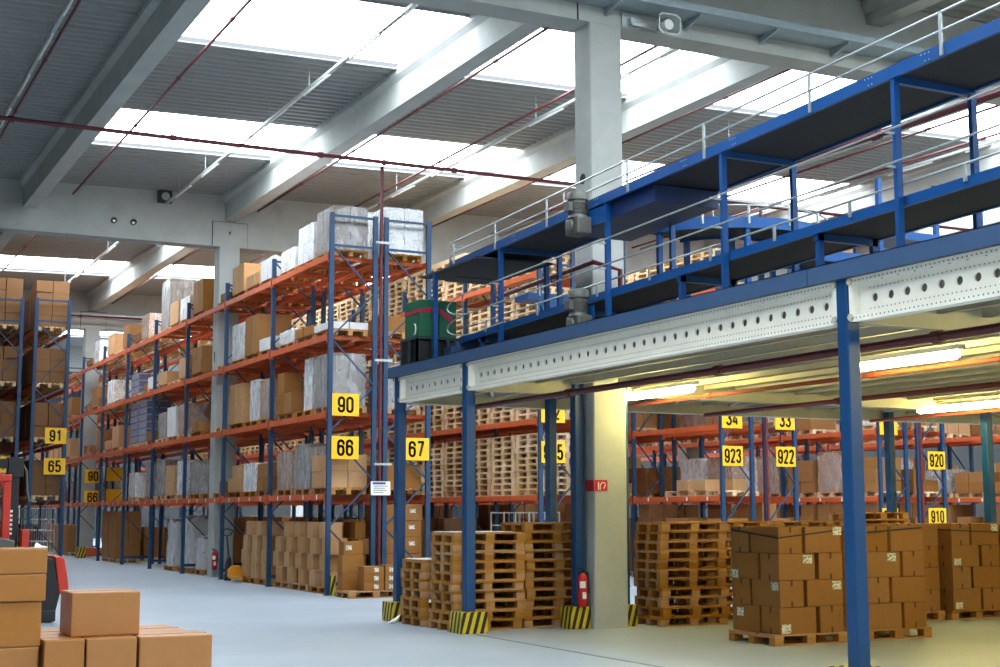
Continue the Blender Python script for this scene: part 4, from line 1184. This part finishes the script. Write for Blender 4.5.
for a in (205, 250, 335):
    for r in (ro - .06, ri + .06):
        x, y = cx + r * math.cos(math.radians(a)), cy + r * math.sin(math.radians(a))
        MB().box(x - .035, x + .035, y - .035, y + .035, 4.09, zc - .12).build('leg', 'convblue', CC)
# straight feeder that leaves the curve towards the column
FC = thing('feeder_conveyor', 'short straight blue belt conveyor under and beyond the curve', 'conveyor', (13.5, 16, 4.13))
MB().box(12.4, 13.9, 15.62, 15.66, zc - .55, zc - .40).box(12.4, 13.9, 16.4, 16.44, zc - .55, zc - .40).build('side_rail', 'convblue', FC)
MB().box(12.4, 13.9, 15.66, 16.4, zc - .50, zc - .47).build('belt', 'belt', FC)
for y in (15.64, 16.42):
    for x in (12.6, 13.7): MB().box(x - .035, x + .035, y - .035, y + .035, 4.09, zc - .55).build('leg', 'convblue', FC)
# tall thin blue legs of a higher shelf line behind
HT_ = thing('high_conveyor', 'short high blue conveyor on slim tall posts at the right behind the others', 'conveyor', (15.5, 14.5, 4.13))
MB().box(14.0, 16.2, 15.5, 16.2, 5.72, 5.84).build('bed', 'convblue', HT_)
for x, y in ((14.1, 15.55), (15.2, 15.55), (16.1, 15.55), (14.1, 16.15), (16.1, 16.15)): MB().box(x - .035, x + .035, y - .035, y + .035, 4.09, 6.6 if y < 16 else 5.72).build('leg', 'convblue', HT_)
# small transfer table with gusseted legs at the platform end
TT = thing('transfer_table', 'blue transfer table on gusseted legs seen under the upper conveyor', 'conveyor', (11.8, 21.2, 4.13))
MB().box(11.1, 12.6, 20.85, 21.35, 5.33, 5.45).build('bed', 'convblue', TT)
for x in (11.5, 12.2):
    m = MB().box(x - .07, x + .07, 20.95, 21.05, 4.09, 5.33)
    m.prism([(x - .22, 5.33), (x + .22, 5.33), (x + .07, 5.05), (x - .07, 5.05)], 'y', 20.84, 20.86); m.build('leg', 'convblue', TT)
MB().box(11.0, 12.7, 20.9, 21.0, 4.6, 4.7).build('stretcher', 'convblue', TT)
m = MB()
for x in (11.3, 12.0): m.box(x, x + .02, 20.83, 20.85, 5.4, 5.56)
m.build('side_guide', 'galv', TT)
# cartons riding on the conveyors
carton_plain(11.36, 16.72, zc - .03, (.3, .3, .22), 'tan carton riding on the curved conveyor, left one', 'kraftlight')
carton_plain(13.6, 16.0, zc - .47, (.45, .35, .22), 'flat tan carton riding on the straight conveyor beyond the curve', 'kraftlight')
pipe([(11.35, 18.3, 4.1), (11.35, 18.3, 5.45), (10.9, 18.35, 5.55), (10.9, 21.6, 5.45)], .04, 'dark red pipe bending past the concrete column above the platform')

# ------------------------------------------------------------------ green boxes on a dark crate at the platform corner
t = thing('transport_crate', 'dark slatted transport crate on the platform corner under the green boxes', 'crate', (9.5, 21.3, 4.09))
mb = MB().box(9.10, 9.98, 20.98, 21.66, 4.1, 4.14).box(9.10, 9.98, 20.98, 21.66, 4.56, 4.6)
for x in (9.10, 9.36, 9.64, 9.93): mb.box(x, x + .05, 20.98, 21.02, 4.14, 4.56)
for y in (20.98, 21.3, 21.61): mb.box(9.10, 9.14, y, y + .05, 4.14, 4.56)
mb.build('frame', 'cratedark', t); MB().box(9.15, 9.96, 21.04, 21.64, 4.14, 4.55).build('liner', 'black', t)
for q, (x0, x1, y0) in enumerate(((9.16, 9.50, 21.0), (9.53, 9.84, 21.03))):
    t = thing('green_box', ['green box with crimson ribbon and white curl, at the platform corner', 'green box with slanting crimson ribbon, right of the first green box'][q], 'box', (x0, y0, 4.604))
    MB().box(x0, x1, y0, y0 + .62, 4.604, 5.22).build('body', 'green', t, bevel=.012)
    r = MB(); e = .006
    if q == 0:
        r.prism([(x0, 5.0), (x1, 5.01), (x1, 5.08), (x0 + .2, 5.10), (x0, 5.06)], 'y', y0 - e, y0); r.box(x0 - e, x0, y0 - e, y0 + .62, 5.0, 5.06)
        r.box(x1 - .11, x1 - .05, y0 - e, y0, 4.66, 5.02); r.sphere((x1 - .08, y0 - .01, 5.04), .05, 8, 6, (1.3, .4, .8))
    else: r.prism([(x0, 5.02), (x1 - .06, 4.82), (x1 - .02, 4.90), (x0, 5.09)], 'y', y0 - e, y0); r.box(x0 - e, x0, y0 - e, y0 + .62, 5.02, 5.09)
    r.build('ribbon', 'ribbon', t)
    if q == 0:
        m = MB(); pts = []
        for k in range(11):
            a = math.radians(100 - 200 * k / 10); pts.append((x0 - .004, y0 + .2 - .055 * math.cos(a), 4.74 + .085 * math.sin(a)))
        m.tube(pts, .014, 6); m.build('logo', 'whiteink', t)

# ------------------------------------------------------------------ extinguishers, column signs
def extinguisher(x, y, z, label):
    t = thing('fire_extinguisher', label, 'fire extinguisher', (x, y, z))
    MB().tube([(x, y, z), (x, y, z + .02), (x, y, z + .42), (x, y, z + .47), (x, y, z + .5)], [.06, .075, .075, .055, .025], 18).build('cylinder', 'redbright', t, True)
    MB().tube([(x, y, z + .5), (x, y, z + .55)], .022, 10).bar((x, y, z + .55), (x - .09, y, z + .58), .02, .02).bar((x, y, z + .53), (x - .08, y, z + .52), .02, .015).build('valve_handle', 'black', t)
    MB().tube([(x + .02, y - .02, z + .53), (x + .08, y - .03, z + .5), (x + .09, y - .02, z + .35), (x + .085, y - .02, z + .2)], .012, 7).build('hose', 'black', t, True)
    m = MB()
    for k, (a0, a1) in enumerate(((-150, -80), (-120, -70))):
        for j in range(5):
            t0, t1 = [math.radians(a0 + (a1 - a0) * (j + d) / 5) for d in (0, 1)]
            zz = z + (.28, .12)[k]; m.v += [(x + .0765 * math.cos(t0), y + .0765 * math.sin(t0), zz), (x + .0765 * math.cos(t1), y + .0765 * math.sin(t1), zz), (x + .0765 * math.cos(t1), y + .0765 * math.sin(t1), zz + .1), (x + .0765 * math.cos(t0), y + .0765 * math.sin(t0), zz + .1)]
            n = len(m.v); m.f.append((n - 4, n - 3, n - 2, n - 1)); m.m.append(0)
    m.build('label_sticker', 'whiteink', t)
    MB().box(x - .02, x + .02, y + .07, y + .16, z + .3, z + .36).build('wall_hook', 'motor', t)
extinguisher(10.86, 18.7, .33, 'red fire extinguisher hanging left of the concrete column under the platform')
extinguisher(10.58, 38.1, .2, 'small red fire extinguisher at the far concrete column by the aisle')
t = thing('extinguisher_sign', 'red corner sign with white symbol on the concrete column under the platform', 'sign', (11.02, 18.58, 2.15))
MB().box(11.025, 11.25, 18.582, 18.59, 2.06, 2.23).box(11.012, 11.02, 18.6, 18.84, 2.06, 2.23).build('plate', 'redbright', t)
m = MB(); m.box(11.08, 11.1, 18.579, 18.582, 2.08, 2.2)
m.tube([(11.12, 18.58, 2.08), (11.12, 18.58, 2.15), (11.15, 18.58, 2.19), (11.19, 18.58, 2.19), (11.21, 18.58, 2.16), (11.18, 18.58, 2.1)], .008, 6); m.build('symbol', 'whiteink', t)
t = thing('extinguisher_sign', 'small red sign on the far concrete column above the extinguisher', 'sign', (10.66, 38.2, 2.0))
MB().box(10.64, 10.66, 38.27, 38.5, 2.0, 2.24).box(10.67, 10.82, 38.22, 38.235, 2.0, 2.24).build('plate', 'redbright', t)
MB().box(10.72, 10.75, 38.212, 38.22, 2.05, 2.2).build('symbol', 'whiteink', t)

# ------------------------------------------------------------------ pallet truck and red reach truck
t = thing('pallet_truck', 'yellow hand pallet truck with black tiller at the end of the carton row', 'pallet truck', (10.4, 35.9, 0))
MB().box(10.30, 10.44, 35.9, 36.1, .1, .42).prism([(10.30, .42), (10.44, .42), (10.42, .6), (10.34, .6)], 'y', 35.92, 36.06).build('pump_body', 'black', t, bevel=.02)
MB().box(10.30, 10.66, 35.72, 35.86, .1, .3).prism([(10.30, .3), (10.66, .3), (10.6, .4), (10.4, .4)], 'y', 35.74, 35.84).build('fork_frame', 'yellowpaint', t, bevel=.02)
for x in (10.31, 10.52): MB().box(x, x + .13, 34.9, 35.75, .07, .13).build('fork', 'yellowpaint', t)
MB().tube([(10.38, 36.0, .55), (10.37, 36.2, 1.15)], .025, 8).tube([(10.22, 36.2, 1.28), (10.25, 36.2, 1.18), (10.37, 36.2, 1.14), (10.49, 36.2, 1.18), (10.52, 36.2, 1.28), (10.37, 36.2, 1.33), (10.22, 36.2, 1.28)], .018, 7).build('tiller', 'black', t, True)
for x in (10.29, 10.38): MB().tube([(x, 36.05, .09), (x + .06, 36.05, .09)], .09, 14).build('wheel', 'black', t, True)

t = thing('reach_truck', 'red and black reach truck parked behind the foreground cartons', 'forklift', (3.2, 24.6, 0))
MB().prism([(2.3, .06), (4.0, .06), (4.08, .44), (3.98, 1.0), (3.9, 1.03), (2.3, 1.03)], 'y', 23.75, 24.6).build('battery_body', 'black', t, bevel=.03)
MB().box(2.28, 4.02, 23.72, 24.62, .02, .2).build('skirt', 'black', t, bevel=.02)
MB().prism([(4.07, .44), (4.22, .44), (4.19, .7), (4.13, 1.0), (4.08, 1.05), (3.97, 1.05), (3.99, .98)], 'y', 23.73, 24.58).build('side_fairing', 'truckred', t, bevel=.02)
MB().prism([(2.35, 1.04), (3.4, 1.04), (3.4, 1.3), (2.9, 1.42), (2.35, 1.42)], 'y', 24.1, 24.6).build('console', 'motor', t, bevel=.02)
m = MB().box(3.30, 3.43, 24.95, 25.1, .3, 2.36).box(2.3, 2.4, 24.95, 25.1, .3, 2.36)
m.box(2.3, 3.43, 24.9, 25.1, 2.27, 2.39).box(2.3, 2.4, 24.2, 25.1, 2.30, 2.38).box(2.3, 3.2, 24.15, 24.25, 2.30, 2.38).prism([(3.2, 2.3), (3.3, 2.15), (3.3, 2.3)], 'y', 24.95, 25.1)
m.build('overhead_guard', 'truckred', t, bevel=.02)
m = MB()
for k in range(5): m.box(2.45 + k * .15, 2.5 + k * .15, 24.2, 25.0, 2.32, 2.36)
for k in range(5): m.box(2.6 + k * .15, 2.63 + k * .15, 25.0, 25.04, 1.2, 2.28)
m.build('guard_bar', 'black', t)
m = MB()
for x in (3.42, 2.35): m.box(x, x + .17, 25.2, 25.42, .05, 2.68)
m.box(2.35, 3.59, 25.22, 25.36, 2.5, 2.66).box(2.35, 3.59, 25.22, 25.36, 1.3, 1.42).box(3.40, 3.65, 25.15, 25.45, 2.36, 2.68)
mo = m.build('mast', 'black', t)
MB().tube([(3.62, 25.2, 2.6), (3.70, 25.2, 2.45), (3.72, 25.2, 2.1), (3.76, 25.2, 1.95), (3.88, 25.2, 1.93)], .02, 8).build('hose', 'motor', t, True)
m = MB()
for k in range(6): m.box(3.45, 3.50, 25.19, 25.2, 1.38 + k * .075, 1.42 + k * .075)
m.build('lettering', 'whiteink', mo)
MB().box(3.62, 3.74, 24.9, 25.1, .95, 1.47).build('lamp_post', 'truckred', t, bevel=.015)
MB().tube([(3.80, 24.2, 1.06), (3.80, 24.2, 1.1), (3.80, 24.2, 1.15)], [.08, .08, .05], 12).build('beacon', 'truckred', t, True)
for x, y, r in ((2.42, 24.2, .17), (3.55, 24.2, .17), (2.4, 26.4, .14), (3.5, 26.4, .14)): MB().tube([(x, y, r), (x + .12, y, r)], r, 18).build('wheel', 'black', t, True)
for x in (2.35, 3.42): MB().box(x, x + .15, 25.4, 26.6, .08, .24).build('reach_leg', 'black', t)
for x in (2.65, 3.15): MB().box(x, x + .12, 25.42, 26.5, .26, .31).box(x, x + .12, 25.42, 25.48, .26, .9).build('fork', 'motor', t)

# wire roll cages on the floor beyond
def cage(x, y, h, label):
    t = thing('roll_cage', label, 'cage', (x, y, 0))
    m = MB()
    for dx in (0, .8):
        for dy in (0, .7): m.tube([(x + dx, y + dy, .12), (x + dx, y + dy, h)], .018, 6)
    for k in range(6):
        z = .2 + (h - .22) * k / 5
        m.tube([(x, y, z), (x + .8, y, z)], .014, 5).tube([(x, y + .7, z), (x, y, z)], .014, 5)
    for k in range(1, 6): m.tube([(x + .8 * k / 6, y, .2), (x + .8 * k / 6, y, h - .02)], .007, 5)
    m.build('wire_frame', 'cage', t)
    MB().box(x - .02, x + .82, y - .02, y + .72, .1, .16).build('base', 'cage', t)
    for dx in (.05, .75):
        for dy in (.05, .65): MB().tube([(x + dx - .02, y + dy, .05), (x + dx + .02, y + dy, .05)], .05, 10).build('caster', 'black', t)
cage(6.75, 45.3, 1.9, 'wire roll cage on the floor under rack 65, nearer one'); cage(6.75, 46.6, 1.9, 'wire roll cage on the floor under rack 65, farther one')
cage(15.6, 29.3, 1.75, 'wire roll cage on the floor behind the left pallet stacks'); cage(15.6, 30.6, 1.75, 'second wire roll cage behind the left pallet stacks')

# floor marks and scraps
MB_ = MB(); MB_.box(8.97, 9.03, 11.0, 18.55, .0005, .003)
tag(MB_.build('floor_marking', 'floorline'), kind='structure')
m = MB(); m.v = [(8.62, 21.0, .004), (8.8, 21.1, .01), (8.86, 20.95, .16), (8.74, 20.9, .05)]; m.f = [(0, 1, 2), (0, 2, 3), (1, 2, 3)]; m.m = [0] * 3
tag(m.build('plastic_scrap', 'paper'), 'scrap of white plastic film on the floor by the end post guard', 'scrap')

# ------------------------------------------------------------------ world and view
w = bpy.data.worlds.new('world'); SC.world = w; w.use_nodes = True
w.node_tree.nodes['Background'].inputs[0].default_value = (0.8, 0.9, 1, 1); w.node_tree.nodes['Background'].inputs[1].default_value = 0.4
SC.view_settings.view_transform = 'Standard'; SC.view_settings.look = 'None'; SC.view_settings.gamma = 1; SC.view_settings.use_curve_mapping = False
SC.view_settings.exposure = 1.02
